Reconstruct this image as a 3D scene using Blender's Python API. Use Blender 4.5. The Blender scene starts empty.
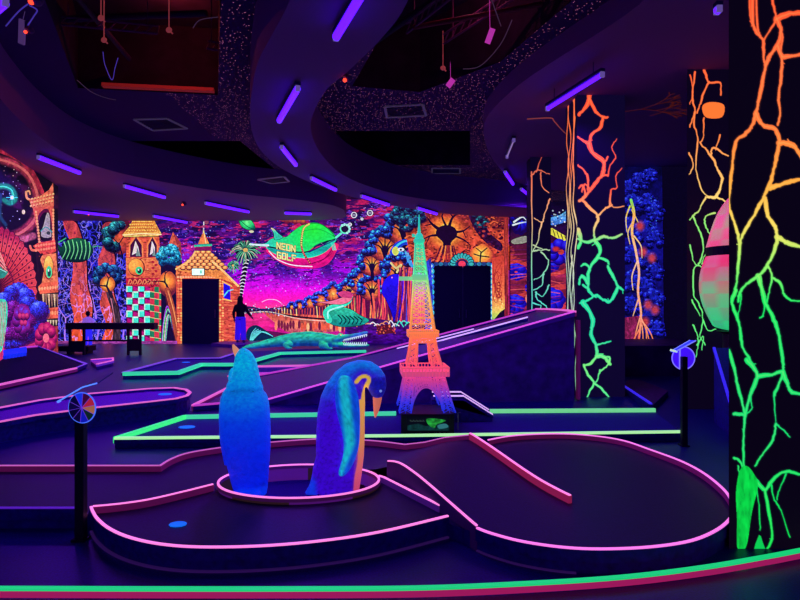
import numpy as np, math, random
# ---------------------------------------------------------------- painter
def _vnoise(X, Y, seed):
    """smooth value noise in [0,1]"""
    xi = np.floor(X).astype(np.int64); yi = np.floor(Y).astype(np.int64)
    fx = X - xi; fy = Y - yi
    fx = fx * fx * (3 - 2 * fx); fy = fy * fy * (3 - 2 * fy)
    def h(a, b):
        n = (a * 374761393 + b * 668265263 + seed * 974634721) & 0xffffffff
        n = ((n ^ (n >> 13)) * 1274126177) & 0xffffffff
        n = n ^ (n >> 16)
        return (n & 0xffff) / 65535.0
    a = h(xi, yi); b = h(xi + 1, yi); c = h(xi, yi + 1); d = h(xi + 1, yi + 1)
    return (a + (b - a) * fx) * (1 - fy) + (c + (d - c) * fx) * fy

def fbm(X, Y, sx, sy=None, seed=1, oct=4):
    sy = sy or sx
    v = 0; a = .5; t = 0
    for i in range(oct):
        v = v + a * _vnoise(X / sx * 2 ** i + 17.3 * i, Y / sy * 2 ** i + 9.1 * i, seed + i); t += a; a *= .55
    return v / t

def smooth(a, b, x):
    t = np.clip((x - a) / (b - a), 0, 1)
    return t * t * (3 - 2 * t)

def spline(pts, n=8, closed=False):
    """Catmull-Rom through the points"""
    P = [np.array(p, float) for p in pts]; m = len(P); out = []
    for i in range(m if closed else m - 1):
        if closed: p0, p1, p2, p3 = P[i - 1], P[i], P[(i + 1) % m], P[(i + 2) % m]
        else: p0, p1, p2, p3 = P[max(i - 1, 0)], P[i], P[i + 1], P[min(i + 2, m - 1)]
        for k in range(n):
            t = k / n
            out.append(.5 * (2 * p1 + (p2 - p0) * t + (2 * p0 - 5 * p1 + 4 * p2 - p3) * t * t + (3 * p1 - p0 - 3 * p2 + p3) * t ** 3))
    if not closed: out.append(P[-1])
    return np.array(out)

def rgb(*c): return np.array(c, float) / 255

class Canvas:
    """a painting: sRGB colours on a regular grid, x to the right and y down"""
    def __init__(s, x0, y0, x1, y1, res, col=(0, 0, 0)):
        s.x0, s.y0, s.res = x0, y0, res
        s.W = int(round((x1 - x0) * res)) + 1; s.H = int(round((y1 - y0) * res)) + 1
        s.x1 = x0 + (s.W - 1) / res; s.y1 = y0 + (s.H - 1) / res
        s.X, s.Y = np.meshgrid(x0 + np.arange(s.W) / res, y0 + np.arange(s.H) / res)
        s.A = np.zeros((s.H, s.W, 3)); s.A[:] = rgb(*col)
    def win(s, xa, ya, xb, yb):
        i0 = max(0, int((ya - s.y0) * s.res)); i1 = min(s.H, int((yb - s.y0) * s.res) + 2)
        j0 = max(0, int((xa - s.x0) * s.res)); j1 = min(s.W, int((xb - s.x0) * s.res) + 2)
        if i1 <= i0 or j1 <= j0: return None
        return slice(i0, i1), slice(j0, j1)
    def mix(s, w, m, col):
        X, Y = s.X[w], s.Y[w]
        c = col(X, Y) if callable(col) else rgb(*col)
        m = np.clip(m, 0, 1)[..., None]
        s.A[w] = s.A[w] * (1 - m) + c * m
    def everywhere(s, f, m=1.0):
        w = (slice(0, s.H), slice(0, s.W)); mm = m(s.X, s.Y) if callable(m) else np.full(s.X.shape, m)
        s.mix(w, mm, f)
    def _inside(s, P, X, Y):
        m = np.zeros(X.shape, bool); n = len(P)
        for i in range(n):
            x1, y1 = P[i]; x2, y2 = P[(i + 1) % n]
            if y1 == y2: continue
            m ^= ((y1 > Y) != (y2 > Y)) & (X < (x2 - x1) * (Y - y1) / (y2 - y1) + x1)
        return m
    def fill(s, P, col, alpha=1.0, sm=0, edge=None, ew=.5, mask=None):
        P = np.array(P, float)
        if sm: P = spline(P, sm, True)
        w = s.win(P[:, 0].min() - 1, P[:, 1].min() - 1, P[:, 0].max() + 1, P[:, 1].max() + 1)
        if w is None: return
        X, Y = s.X[w], s.Y[w]; q = .25 / s.res; m = 0
        for dx in (-q, q):
            for dy in (-q, q): m = m + s._inside(P, X + dx, Y + dy)
        m = m / 4 * alpha
        if mask is not None: m = m * mask(X, Y)
        s.mix(w, m, col)
        if edge is not None: s.line(np.vstack([P, P[:1]]), ew, edge)
    def line(s, P, w=1.0, col=(255, 255, 255), w2=None, soft=0, alpha=1.0, sm=0):
        P = np.array(P, float)
        if sm: P = spline(P, sm)
        w2 = w if w2 is None else w2; mw = max(w, w2) / 2 + soft + 1
        n = len(P) - 1
        W = s.win(P[:, 0].min() - mw, P[:, 1].min() - mw, P[:, 0].max() + mw, P[:, 1].max() + mw)
        if W is None: return
        X, Y = s.X[W], s.Y[W]; m = np.zeros(X.shape); aa = max(soft, .5 / s.res)
        for i in range(n):
            (ax, ay), (bx, by) = P[i], P[i + 1]
            wi = (w + (w2 - w) * (i + .5) / n) / 2
            r = wi + aa + .5
            v = s.win(min(ax, bx) - r, min(ay, by) - r, max(ax, bx) + r, max(ay, by) + r)
            if v is None: continue
            v = tuple(slice(max(v[q].start, W[q].start), min(v[q].stop, W[q].stop)) for q in (0, 1))
            if v[0].stop <= v[0].start or v[1].stop <= v[1].start: continue
            v2 = (slice(v[0].start - W[0].start, v[0].stop - W[0].start), slice(v[1].start - W[1].start, v[1].stop - W[1].start))
            x, y = s.X[v], s.Y[v]; L = (bx - ax) ** 2 + (by - ay) ** 2
            t = np.clip(((x - ax) * (bx - ax) + (y - ay) * (by - ay)) / max(L, 1e-9), 0, 1)
            d = np.hypot(x - ax - t * (bx - ax), y - ay - t * (by - ay))
            m[v2] = np.maximum(m[v2], np.clip((wi + aa - d) / (2 * aa) if not soft else (wi + soft - d) / soft, 0, 1))
        s.mix(W, m * alpha, col)
    def oval(s, cx, cy, rx, ry=None, col=(255, 255, 255), soft=0, alpha=1.0, rot=0, mask=None):
        ry = ry or rx; R = max(rx, ry) + soft + 1
        w = s.win(cx - R, cy - R, cx + R, cy + R)
        if w is None: return
        X, Y = s.X[w] - cx, s.Y[w] - cy
        c, sn = math.cos(rot), math.sin(rot); x = X * c + Y * sn; y = -X * sn + Y * c
        d = (np.hypot(x / rx, y / ry) - 1) * min(rx, ry)
        so = soft or .5 / s.res
        m = np.clip(.5 - d / (2 * so), 0, 1) * alpha if not soft else np.clip(-d / soft, 0, 1) * alpha
        if mask is not None: m = m * mask(s.X[w], s.Y[w])
        s.mix(w, m, col)
    def crisp(s, amount=.9, r=2, grain=.14, seed=3):
        """sharpen the brush work and give it a fine sprayed grain"""
        A = s.A; B = A.copy()
        for ax in (0, 1):
            acc = np.zeros_like(B)
            for k in range(-r, r + 1): acc += np.roll(B, k, ax)
            B = acc / (2 * r + 1)
        g = 1 + grain * (2 * fbm(s.X, s.Y, 1.0, .9, seed, 2) - 1) * 1.6
        s.A = np.clip((A + amount * (A - B)) * g[..., None], 0, 1); return s
    def dots(s, n, xa, ya, xb, yb, cols, seed, r=.4, alpha=1.0, keep=None):
        R = random.Random(seed)
        for i in range(n):
            x = R.uniform(xa, xb); y = R.uniform(ya, yb)
            if keep is not None and not keep(x, y): continue
            rr = r * R.uniform(.5, 1.4)
            s.oval(x, y, rr, rr, R.choice(cols), alpha=alpha * R.uniform(.5, 1))

def grad(stops, axis='y'):
    """colour ramp along x or y: [(pos, (r,g,b)), ...]"""
    p = np.array([a for a, _ in stops], float); c = np.array([b for _, b in stops], float) / 255
    def f(X, Y):
        t = Y if axis == 'y' else X
        return np.stack([np.interp(t, p, c[:, k]) for k in range(3)], -1)
    return f

def radial(cx, cy, r, stops):
    p = np.array([a for a, _ in stops], float); c = np.array([b for _, b in stops], float) / 255
    def f(X, Y):
        t = np.hypot(X - cx, Y - cy) / r
        return np.stack([np.interp(t, p, c[:, k]) for k in range(3)], -1)
    return f

def textured(f, sx, sy, seed, lo=.6, hi=1.25, oct=3):
    def g(X, Y):
        c = f(X, Y) if callable(f) else np.broadcast_to(rgb(*f), X.shape + (3,))
        return np.clip(c * (lo + (hi - lo) * fbm(X, Y, sx, sy, seed, oct))[..., None], 0, 1)
    return g

def branch(c, R, x, y, ang, length, w, col, depth=3, spread=.7):
    """a painted bare branch that forks"""
    n = 4; P = [(x, y)]; a = ang
    for i in range(n):
        a += R.uniform(-.25, .25); x += math.cos(a) * length / n; y += math.sin(a) * length / n; P.append((x, y))
    c.line(P, w, col, w * .55)
    if depth > 0:
        for sgn in (-1, 1): branch(c, R, x, y, a + sgn * spread * R.uniform(.5, 1.2), length * .68, w * .6, col, depth - 1, spread)

def cloud_tree(c, cx, cy, r, seed, top=(60, 190, 230), mid=(30, 60, 170), dark=(25, 8, 50), glow=True):
    """a round crown: glowing orange hollow, dark branches, blue cloud-shaped leaves over the top"""
    R = random.Random(seed)
    c.oval(cx, cy + r * .15, r * 1.05, r * .95, textured(radial(cx, cy + r * .2, r, [(0, (255, 195, 85)), (.35, (245, 130, 60)), (.7, (175, 58, 58)), (1, (70, 14, 55))]), r * .16, r * .16, seed, .6, 1.25))
    if glow:
        for k in range(5):
            a = math.pi * (1.1 + .8 * k / 4); c.line([(cx, cy + r * .9), (cx + math.cos(a) * r * .3, cy + r * .25 + math.sin(a) * r * .2), (cx + math.cos(a) * r * .85, cy + r * .2 + math.sin(a) * r * .7)], r * .16, dark, r * .05, sm=4)
        c.line([(cx, cy + r * .2), (cx + r * .04, cy + r * 1.3)], r * .2, dark, r * .3)
    foliage(c, cx, cy + r * .1, r, seed, top, mid, dark)

def foliage(c, cx, cy, r, seed, top=(60, 190, 230), mid=(30, 60, 170), dark=(25, 8, 50), a0=.86, a1=2.14, size=.21, n=None):
    """billowing leaves over a crown: lumps made of tiny stippled leaves, lit along their upper edges"""
    R = random.Random(seed); B = []
    n = n or int(13 + r * 1.3)
    for k in range(n):
        an = math.pi * (a0 + (a1 - a0) * (k + R.uniform(-.3, .3)) / (n - 1)); rr = R.uniform(.72, 1.08); B.append((R.random(), cx + math.cos(an) * r * rr, cy + math.sin(an) * r * rr, max(1.6, r * size * R.uniform(.8, 1.25))))
    st = lambda X, Y: .25 + 1.05 * fbm(X, Y, 1.1, .9, seed, 2)
    for _, x, y, q in sorted(B):
        c.oval(x, y + q * .15, q * 1.1, q * 1.0, dark, alpha=.6)
        g = radial(x - q * .25, y - q * .75, q * 1.9, [(0, top), (.35, mid), (.75, dark), (1, dark)])
        c.oval(x, y, q, q * .92, (lambda g: lambda X, Y: np.clip(g(X, Y) * st(X, Y)[..., None] * 1.35, 0, 1))(g))
        for i in range(int(q * 2.2)):
            a = R.uniform(math.pi * .9, math.pi * 2.1); c.oval(x + math.cos(a) * q, y + math.sin(a) * q * .95, .55, .5, mid)

# ---------------------------------------------------------------- the long mural on the back wall
def paint_back(res=2.5):
    c = Canvas(50, 190, 509, 346, res)
    R = random.Random(4)
    # sky
    sky = grad([(195, (45, 10, 75)), (225, (75, 12, 105)), (250, (105, 14, 150)), (272, (160, 10, 200)), (288, (220, 14, 205)), (300, (255, 25, 165)), (308, (255, 60, 130)), (320, (220, 20, 140))])
    c.everywhere(sky)
    def clouds(X, Y):
        return np.stack([.55 + .35 * np.ones_like(X), .10 + 0 * X, .33 + 0 * X], -1)
    c.everywhere((200, 30, 90), lambda X, Y: smooth(.50, .66, fbm(X + Y * .5, Y, 26, 9, 5)) * smooth(272, 235, Y) * .85)
    c.everywhere((30, 16, 100), lambda X, Y: smooth(.52, .64, fbm(X, Y + X * .15, 22, 10, 31)) * smooth(290, 262, Y) * .9)
    c.everywhere((18, 8, 50), lambda X, Y: smooth(.56, .68, fbm(X, Y + X * .1, 18, 8, 77)) * smooth(275, 240, Y) * .8)
    c.everywhere((120, 60, 220), lambda X, Y: smooth(.62, .72, fbm(X, Y, 7, 3, 91)) * smooth(286, 262, Y) * .6)
    c.everywhere((235, 45, 110), lambda X, Y: smooth(.60, .70, fbm(X + Y * .5, Y, 9, 2.2, 15)) * smooth(285, 245, Y) * .6)
    c.everywhere((20, 8, 70), lambda X, Y: smooth(.57, .67, fbm(X, Y + X * .1, 6, 1.8, 57)) * smooth(296, 270, Y) * .7)
    c.dots(1500, 165, 205, 405, 292, [(120, 150, 255), (70, 90, 230), (230, 160, 255), (90, 60, 200)], 8, .38, .9,
           keep=lambda x, y: fbm(np.array(x), np.array(y + x * .15), 22, 10, 31) > .47)
    # far shore and water
    shore = [(232, 309), (262, 310), (290, 305), (318, 299), (340, 294), (400, 294), (400, 346), (232, 346)]
    c.fill(shore, grad([(300, (60, 15, 60)), (318, (90, 20, 70))]))
    c.fill([(236, 314), (262, 313), (300, 319), (345, 323), (345, 338), (300, 335), (262, 330), (236, 336)], textured(grad([(312, (255, 60, 130)), (328, (235, 30, 130)), (340, (150, 20, 140))]), 12, 2, 12, .7, 1.15))
    c.fill([(262, 312), (345, 317), (345, 330), (300, 336), (285, 331)], textured(grad([(312, (200, 70, 60)), (325, (230, 120, 90)), (336, (150, 50, 90))]), 3, 9, 3, .55, 1.35))
    for k in range(26):
        x = 276 + k * 2.9; y0 = 308 - max(0, (x - 300)) * .10
        c.line([(x, y0), (x + R.uniform(-1, 1), 316 + (x - 276) * .05)], 1.1, R.choice([(250, 120, 70), (255, 170, 100), (170, 50, 60), (230, 80, 60)]), .7)
        c.oval(x, 325 + (x - 276) * .02 + R.uniform(-1, 2), 1.4, 4.2, R.choice([(255, 170, 110), (230, 90, 60), (120, 30, 60), (250, 130, 90)]))
    c.line([(238, 308), (262, 311), (300, 317), (345, 320), (372, 319)], 1.7, (20, 10, 40), sm=5)
    c.line([(244, 313), (270, 312), (300, 319), (345, 322)], .7, (230, 180, 150), sm=5)
    for k in range(9): c.line([(243 + k * 4, 307.5 + k * .2), (246 + k * 4, 313 + k * .3)], .6, (40, 60, 120))
    c.line([(236, 307), (252, 307.5), (262, 309.5), (276, 308)], 2.2, (25, 30, 80), 1.4, sm=4)
    c.dots(40, 240, 303, 285, 318, [(255, 230, 250), (150, 200, 255)], 14, .5)
    c.line([(262, 302), (268, 299.5), (276, 300), (281, 303)], .5, (255, 170, 220), sm=4)
    # trees along the shore, from far to near
    for (x, y, r) in [(292, 306, 3.5), (300, 305, 4.5), (310, 302, 6), (321, 299, 7.5), (333, 292, 9)]:
        cloud_tree(c, x, y, r, int(x), top=(80, 130, 255), mid=(40, 60, 190), glow=False)
    for k in range(40):
        x = R.uniform(345, 408); c.line([(x, 282 + R.uniform(-4, 4)), (x + R.uniform(-2, 2), 300), (x + R.uniform(-3, 3), 324)], R.uniform(1, 2.4), R.choice([(235, 90, 70), (255, 140, 80), (130, 25, 70), (200, 50, 70), (90, 15, 60)]), sm=4)
    for (x, y, r) in [(349, 288, 10), (361, 280, 12), (372, 287, 13), (372, 262, 13), (385, 244, 16), (398, 268, 15), (404, 226, 18)]:
        cloud_tree(c, x, y, r, int(x * 3 + y))
    for k in range(16):
        x = R.uniform(372, 412); c.line([(x, 300 - R.uniform(0, 25)), (x + R.uniform(-3, 3), 312), (x + R.uniform(-4, 4), 326)], R.uniform(.8, 2.0), R.choice([(235, 90, 70), (130, 25, 70), (220, 60, 80), (90, 15, 60)]), sm=4)
    # blue creature in the hollow, and the arching blue bird above it
    c.fill([(383, 283), (389, 276), (397, 274), (404, 279), (406, 292), (403, 305), (399, 320), (395, 325), (391, 312), (386, 300), (382, 293)], textured(grad([(274, (40, 20, 235)), (325, (20, 5, 150))]), 6, 6, 2, .8, 1.15), sm=5, edge=(15, 5, 70))
    c.oval(392, 277.5, .8, .8, (255, 110, 220))
    c.line([(393, 252), (398, 245), (406, 242), (413, 246), (417, 256), (418, 268)], 6.5, (25, 60, 200), 4, sm=6)
    c.line([(393, 251), (399, 244), (407, 241), (414, 246)], 2.4, (60, 190, 230), 1.4, sm=6)
    c.oval(395.5, 251, 3.4, 4.4, (200, 210, 90)); c.oval(401, 249.5, 3.2, 1.8, (240, 240, 255)); c.oval(400.8, 249.8, 1.3, 1.1, (20, 10, 60))
    for k in range(5): c.line([(405 + k * 1.6, 251 + k), (408 + k * 1.8, 262 + k * 3)], .9, (70, 160, 230))
    c.line([(391, 263), (396, 268), (401, 265), (397, 272)], 2, (210, 190, 120), sm=4)
    for k in range(14):
        x = R.uniform(399, 414); c.line([(x, 268), (x + R.uniform(-2, 2), 290), (x + R.uniform(-6, 3), 322)], R.uniform(.7, 1.7), R.choice([(235, 80, 80), (150, 40, 110), (100, 20, 80), (80, 60, 170)]), sm=4)
    # bank, roots, lights at the foot of the trees
    c.fill([(345, 320), (372, 318), (400, 322), (434, 324), (434, 346), (345, 346)], textured(grad([(318, (60, 18, 80)), (334, (70, 10, 120)), (346, (40, 0, 90))]), 5, 2, 41, .4, 1.5))
    for k in range(18):
        x = 348 + k * 4.4; c.line([(x, 325 + R.uniform(-2, 2)), (x + 3, 322 + R.uniform(-2, 2)), (x + 7, 325 + R.uniform(-2, 2))], .9, R.choice([(220, 210, 200), (140, 160, 230), (230, 120, 90), (60, 200, 170)]), sm=4)
    c.fill([(376, 326), (390, 324), (396, 333), (378, 335)], (90, 20, 40)); c.dots(30, 376, 325, 396, 334, [(240, 110, 60), (200, 60, 60)], 3, .7)
    # water bird: green body, curved neck, pink head and long beak
    c.fill([(330, 312), (338, 307), (350, 309), (360, 315), (369, 320), (362, 325), (345, 327), (333, 325), (326, 319)], textured(grad([(306, (60, 225, 160)), (327, (10, 120, 110))]), 4, 3, 6, .7, 1.2), sm=5, edge=(10, 40, 50))
    c.line([(329, 320), (326, 313), (331, 308), (340, 306), (348, 302), (351, 297)], 6.5, (55, 220, 165), 3.8, sm=6)
    c.line([(328, 318), (328, 312), (333, 309), (343, 306)], 1.4, (150, 255, 210), sm=6)
    for k in range(6): c.line([(338 + k * 4, 315 + k * .4), (342 + k * 4, 320), (340 + k * 4, 324)], 1.2, (8, 45, 60), sm=4)
    c.fill([(350, 293), (343, 297), (330, 301), (317, 302), (330, 304), (344, 304), (352, 299)], (235, 110, 130), sm=4, edge=(90, 20, 60))
    c.fill([(338, 293), (346, 291), (353, 294), (351, 298), (342, 297)], (200, 60, 110), sm=4)
    c.line([(351, 294), (356, 293)], .8, (120, 40, 90))
    # palms
    tr = spline([(233.5, 342), (235.5, 322), (239, 300), (243, 280), (246.5, 258)], 12)
    c.line(tr, 7, (10, 10, 30), 4)
    for k in range(0, len(tr), 2):
        x, y = tr[k]; c.line([(x - 2.6, y + .5), (x, y - .9), (x + 2.6, y - .1)], .8, (210, 210, 190) if k > 8 else (150, 230, 200))
    for (px, py, L, n, sd) in ((245.5, 250, 14, 26, 2), (233, 265.5, 7, 16, 5)):
        Q = random.Random(sd)
        c.oval(px, py, L * .75, L * .6, (14, 14, 45))
        for k in range(n):
            a = 2 * math.pi * k / n + Q.uniform(-.1, .1); l = L * Q.uniform(.75, 1.1)
            P = [(px, py), (px + math.cos(a) * l * .6, py + math.sin(a) * l * .5 - 1.2), (px + math.cos(a) * l, py + math.sin(a) * l * .75 + l * .18)]
            c.line(P, 1.7, (12, 25, 50), .8, sm=5); c.line(P, .8, Q.choice([(90, 200, 140), (190, 220, 160), (60, 130, 110)]), .4, sm=5)
        c.oval(px, py, L * .16, L * .14, (220, 170, 90))
    c.fill([(249, 341), (247, 330), (256, 325), (268, 332), (273, 338)], (10, 40, 70), sm=4)
    for k in range(8): c.line([(250 + k * .4, 340), (252 + k * 1.5, 333 - k * .2), (256 + k * 2.4, 328 + k * 1.2)], .8, (90, 210, 190), .5, sm=4)
    # small green fish-balloon
    c.fill([(236, 216), (241, 219), (249, 219), (254, 224), (255, 229), (249, 230), (242, 227), (239, 222)], radial(247, 222, 9, [(0, (120, 255, 140)), (.6, (40, 200, 110)), (1, (10, 90, 80))]), sm=5, edge=(5, 40, 40))
    c.line([(241, 221), (248, 227), (254, 229)], .7, (5, 70, 60), sm=4); c.oval(251.5, 231.5, 2.4, 1.2, (200, 200, 170)); c.line([(237, 217), (235, 214)], .8, (120, 255, 140))
    # the green airship with its name
    c.fill([(267, 249), (275, 259), (290, 267), (310, 269), (326, 265), (335, 254), (336, 243), (300, 250)], textured(grad([(243, (255, 40, 110)), (270, (200, 10, 120))]), 9, 3, 8, .8, 1.2), sm=5)
    for k in range(4): c.line([(300 + k * 6, 266 - k), (322 + k * 3, 260 - k * 2), (334, 246 - k)], .5, (140, 0, 80), sm=5)
    c.line([(269, 251), (277, 259), (292, 265), (312, 266.5)], 1, (255, 190, 220), sm=6)
    c.fill([(266, 247), (280, 250), (300, 253), (316, 249), (336, 238), (331, 247), (322, 254), (308, 258), (290, 257), (275, 254)], grad([(240, (40, 200, 170)), (250, (20, 150, 140)), (258, (30, 220, 170))]), sm=5)
    c.fill([(258, 245), (266, 243), (270, 239.5), (278, 237), (286, 237), (291, 233), (299, 227), (306, 224), (315, 222.6), (323, 225), (330, 230), (336, 238), (326, 241), (316, 245), (308, 251), (296, 251.5), (283, 249), (270, 246.5)],
           radial(314, 228, 50, [(0, (40, 235, 60)), (.4, (30, 225, 100)), (.75, (40, 215, 140)), (1, (50, 200, 180))]), sm=5, edge=(5, 70, 60))
    c.fill([(270.5, 228), (274, 228.5), (278, 233), (283, 237.5), (275, 240), (273.5, 233)], grad([(228, (235, 160, 150)), (232, (60, 200, 170)), (240, (40, 180, 150))]), sm=4, edge=(5, 50, 60))
    c.line([(250, 244.3), (260, 245), (268, 245.5)], 1.6, (190, 230, 230), 2.4)
    c.line([(305, 225), (318, 223.5), (328, 229), (336, 238)], .6, (5, 110, 50), sm=5); c.line([(304, 231), (318, 229), (330, 234), (336, 238)], .5, (5, 120, 60), sm=5)
    c.line([(268, 246.8), (284, 250), (297, 252.3), (309, 251.5), (318, 245.5), (336, 238.6)], 1.1, (5, 40, 60), sm=6)
    c.line([(309, 252), (320, 247), (335, 240)], 1.6, (20, 30, 110), .8, sm=5)
    rope = spline([(309, 224), (304, 228), (302, 236), (301.5, 246), (304, 254), (310, 263)], 9)
    c.line(rope, 2, (90, 30, 40))
    for k in range(0, len(rope), 2): c.oval(rope[k][0], rope[k][1], .8, .8, (250, 200, 110) if rope[k][1] < 246 else (230, 90, 90))
    for k in range(4): c.line([(331 + k * 1.1, 243 + k * .3), (333 + k, 250)], .6, (60, 230, 190))
    c.line([(336, 237.5), (341, 233.5)], 2, (90, 220, 190)); c.oval(345, 229, 5.2, 5.0, (90, 220, 180)); c.oval(345.3, 228.6, 4.2, 4.0, (30, 14, 60))
    for k in range(7):
        a = -2.2 + k * .55; c.oval(345 + math.cos(a) * 4.6, 229 + math.sin(a) * 4.4, 1.2, 1.2, (150, 240, 210))
    LET = {'N': [[(0, 1), (0, 0), (1, 1), (1, 0)]], 'E': [[(1, 0), (0, 0), (0, 1), (1, 1)], [(0, .5), (.8, .5)]], 'O': [[(0, 0), (1, 0), (1, 1), (0, 1), (0, 0)]],
           'G': [[(1, .08), (0, 0), (0, 1), (1, 1), (1, .55), (.55, .55)]], 'L': [[(0, 0), (0, 1), (1, 1)]], 'F': [[(1, 0), (0, 0), (0, 1)], [(0, .5), (.8, .5)]]}
    for word, x0, y0, sl in (('NEON', 277, 242.6, .19), ('GOLF', 277.5, 252, .20)):
        for i, ch in enumerate(word):
            for st in LET[ch]:
                P = [(x0 + i * 4.9 + u * 3.3, y0 + i * 4.9 * sl + v * 5.8 + u * .6) for u, v in st]
                c.line(P, 2.0, (60, 60, 30)); c.line(P, 1.25, (255, 225, 130))
    # white ring-shaped lamps in the sky, dark cloud with red underside
    for (x, y, r) in ((354, 215, 3), (370, 213, 3), (350, 224.5, 1.8), (362, 219, 1.4)): c.oval(x, y, r, r, (200, 200, 225)); c.oval(x, y, r - .8, r - .8, (70, 50, 100)); c.line([(x - r * .6, y), (x + r * .6, y)], .5, (200, 200, 225))
    for k in range(6): c.oval(283 + k * 4, 219 + (k % 2) * 1.5 + k * .4, 3, 2.8, radial(283 + k * 4, 218 + k * .4, 4, [(0, (240, 130, 60)), (1, (110, 20, 60))]))
    # big orange tree right of the shore trees
    c.fill([(405, 215), (420, 205), (440, 200), (470, 196), (500, 198), (506, 230), (506, 275), (430, 275), (412, 262)], textured(grad([(198, (60, 10, 42)), (212, (120, 30, 48)), (235, (200, 72, 50)), (262, (190, 58, 50)), (275, (95, 15, 48))]), 5, 3, 51, .35, 1.5), sm=4)
    for k in range(420):
        x = R.uniform(408, 505); y = R.uniform(199, 262); c.oval(x, y, R.uniform(.6, 1.3), R.uniform(.5, 1), R.choice([(70, 8, 40), (110, 20, 45), (225, 90, 60), (50, 5, 38)]), alpha=.7)
    for k in range(70):
        a = R.uniform(0, 6.28); x = 446 + math.cos(a) * R.uniform(34, 62); y = 230 + math.sin(a) * R.uniform(22, 40)
        if 408 < x < 505 and 198 < y < 262: c.line([(x - 4, y + 1.5), (x, y - 1), (x + 4, y + .5)], 1.3, R.choice([(70, 8, 40), (110, 20, 50), (235, 95, 60)]), .6, sm=4)
    c.oval(446, 232, 25, 21, textured(radial(446, 233, 26, [(0, (255, 185, 80)), (.4, (255, 145, 62)), (.7, (215, 82, 52)), (1, (120, 30, 48))]), 2.5, 2.5, 4, .65, 1.2), soft=7)
    dk = (28, 6, 45)
    c.fill([(438, 228), (446, 225), (455, 228), (457, 236), (451, 243), (452, 252), (441, 253), (443, 243), (436, 235)], dk, sm=4)
    for P, w in (([(440, 230), (432, 224), (427, 217)], 4), ([(449, 227), (453, 217), (462, 212)], 3.4), ([(455, 232), (463, 231), (470, 226)], 3), ([(440, 235), (430, 236), (422, 240)], 3), ([(446, 226), (442, 216), (446, 210)], 2.4), ([(455, 236), (464, 240), (470, 245)], 2.4), ([(453, 217), (448, 211)], 1.6), ([(432, 224), (424, 226)], 1.5), ([(463, 231), (466, 238)], 1.3), ([(430, 236), (426, 244)], 1.4)):
        c.line(P, w, dk, .8, sm=5)
    for k in range(9): c.line([(441 + k * 1.6, 246), (438 + k * 2.2, 254), (433 + k * 3.2, 264)], 1.3, R.choice([(235, 110, 60), (150, 40, 50), (80, 12, 50)]), sm=4)
    c.fill([(470, 194), (482, 194), (487, 206), (485, 222), (491, 234), (502, 244), (500, 251), (484, 241), (474, 228), (468, 212)], textured((45, 12, 55), 2, 2, 71, .4, 1.6), sm=4)
    for (x, y, r, sd) in ((476, 201, 7, 3), (479, 212, 6, 4), (474, 208, 5, 6), (482, 222, 5, 5)): foliage(c, x, y, r, sd, (45, 130, 130), (25, 55, 85), (30, 8, 45), .6, 2.4, .5, 9)
    for (x, y, r, sd) in ((408, 204, 9, 13), (402, 214, 8, 14), (413, 216, 8, 15), (407, 224, 6, 16)): foliage(c, x, y, r, sd, (50, 160, 160), (28, 70, 110), (25, 8, 50), .6, 2.4, .5, 11)
    for k in range(60):
        x = R.uniform(478, 505); y = R.uniform(200, 258); c.oval(x, y, R.uniform(1, 2.2), R.uniform(.8, 1.6), R.choice([(120, 25, 45), (70, 8, 40), (190, 60, 55), (45, 5, 40)]), alpha=.8)
    c.fill([(470, 252), (478, 246), (484, 244), (492, 252), (497, 262), (468, 262)], radial(481, 254, 13, [(0, (255, 200, 90)), (.6, (250, 140, 60)), (1, (160, 40, 50))]), sm=4)
    for P in ([(480, 262), (481, 252), (476, 248)], [(481, 253), (487, 248)], [(480, 256), (474, 254)], [(481, 256), (489, 257)]): c.line(P, 1.8, dk, .8)
    # painted frame of the double door: scallops, flower, scrolls
    c.fill([(430, 262), (492, 262), (493, 340), (430, 340)], (18, 8, 60))
    for k in range(14):
        for x, sg in ((432, -1), (491.5, 1)):
            y = 266 + k * 5.2; c.oval(x, y, 2.2, 2.8, (50, 170, 190) if k % 2 else (40, 90, 190)); c.oval(x + sg * .6, y, 1.1, 1.5, (150, 230, 220))
    for k in range(12): c.oval(436 + k * 4.8, 264, 2.3, 1.8, (40, 110, 150) if k % 2 else (30, 60, 120))
    for k in range(11):
        a = math.pi * (1 + k / 10); c.oval(462 + math.cos(a) * 9.5, 264 + math.sin(a) * 8.5, 3.2, 2.4, (15, 40, 70), rot=a); c.oval(462 + math.cos(a) * 9.2, 264 + math.sin(a) * 8.2, 2.6, 1.7, (55, 165, 165), rot=a)
    c.oval(462, 264, 5.5, 5, (20, 30, 80)); c.oval(462, 264, 3.6, 3.2, (235, 60, 90))
    c.fill([(425, 262), (431, 258), (433, 300), (430, 330), (425, 330)], textured((50, 60, 190), 2, 4, 6, .4, 1.5))
    # salmon panel and the red post beside it
    c.fill([(492, 258), (506, 256), (506, 346), (492, 346)], grad([(256, (200, 60, 50)), (275, (225, 85, 60)), (296, (240, 120, 70)), (308, (250, 190, 90)), (316, (190, 220, 90)), (324, (60, 120, 90))]))
    for k in range(14): c.line([(493, 258 + k * 1.2 + R.uniform(0, 30)), (497, 262 + R.uniform(0, 40)), (502, 260 + R.uniform(0, 50))], .5, (170, 40, 45), sm=4)
    for y in (284, 290, 296): c.oval(498.5, y, 1.8, 2, (140, 30, 40)); c.oval(498.5, y, 1, 1.2, (225, 95, 60))
    c.dots(14, 494, 298, 503, 312, [(255, 230, 130)], 3, .5)
    c.fill([(492, 322), (500, 312), (506, 308), (506, 346), (492, 346)], (20, 6, 40))
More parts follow.
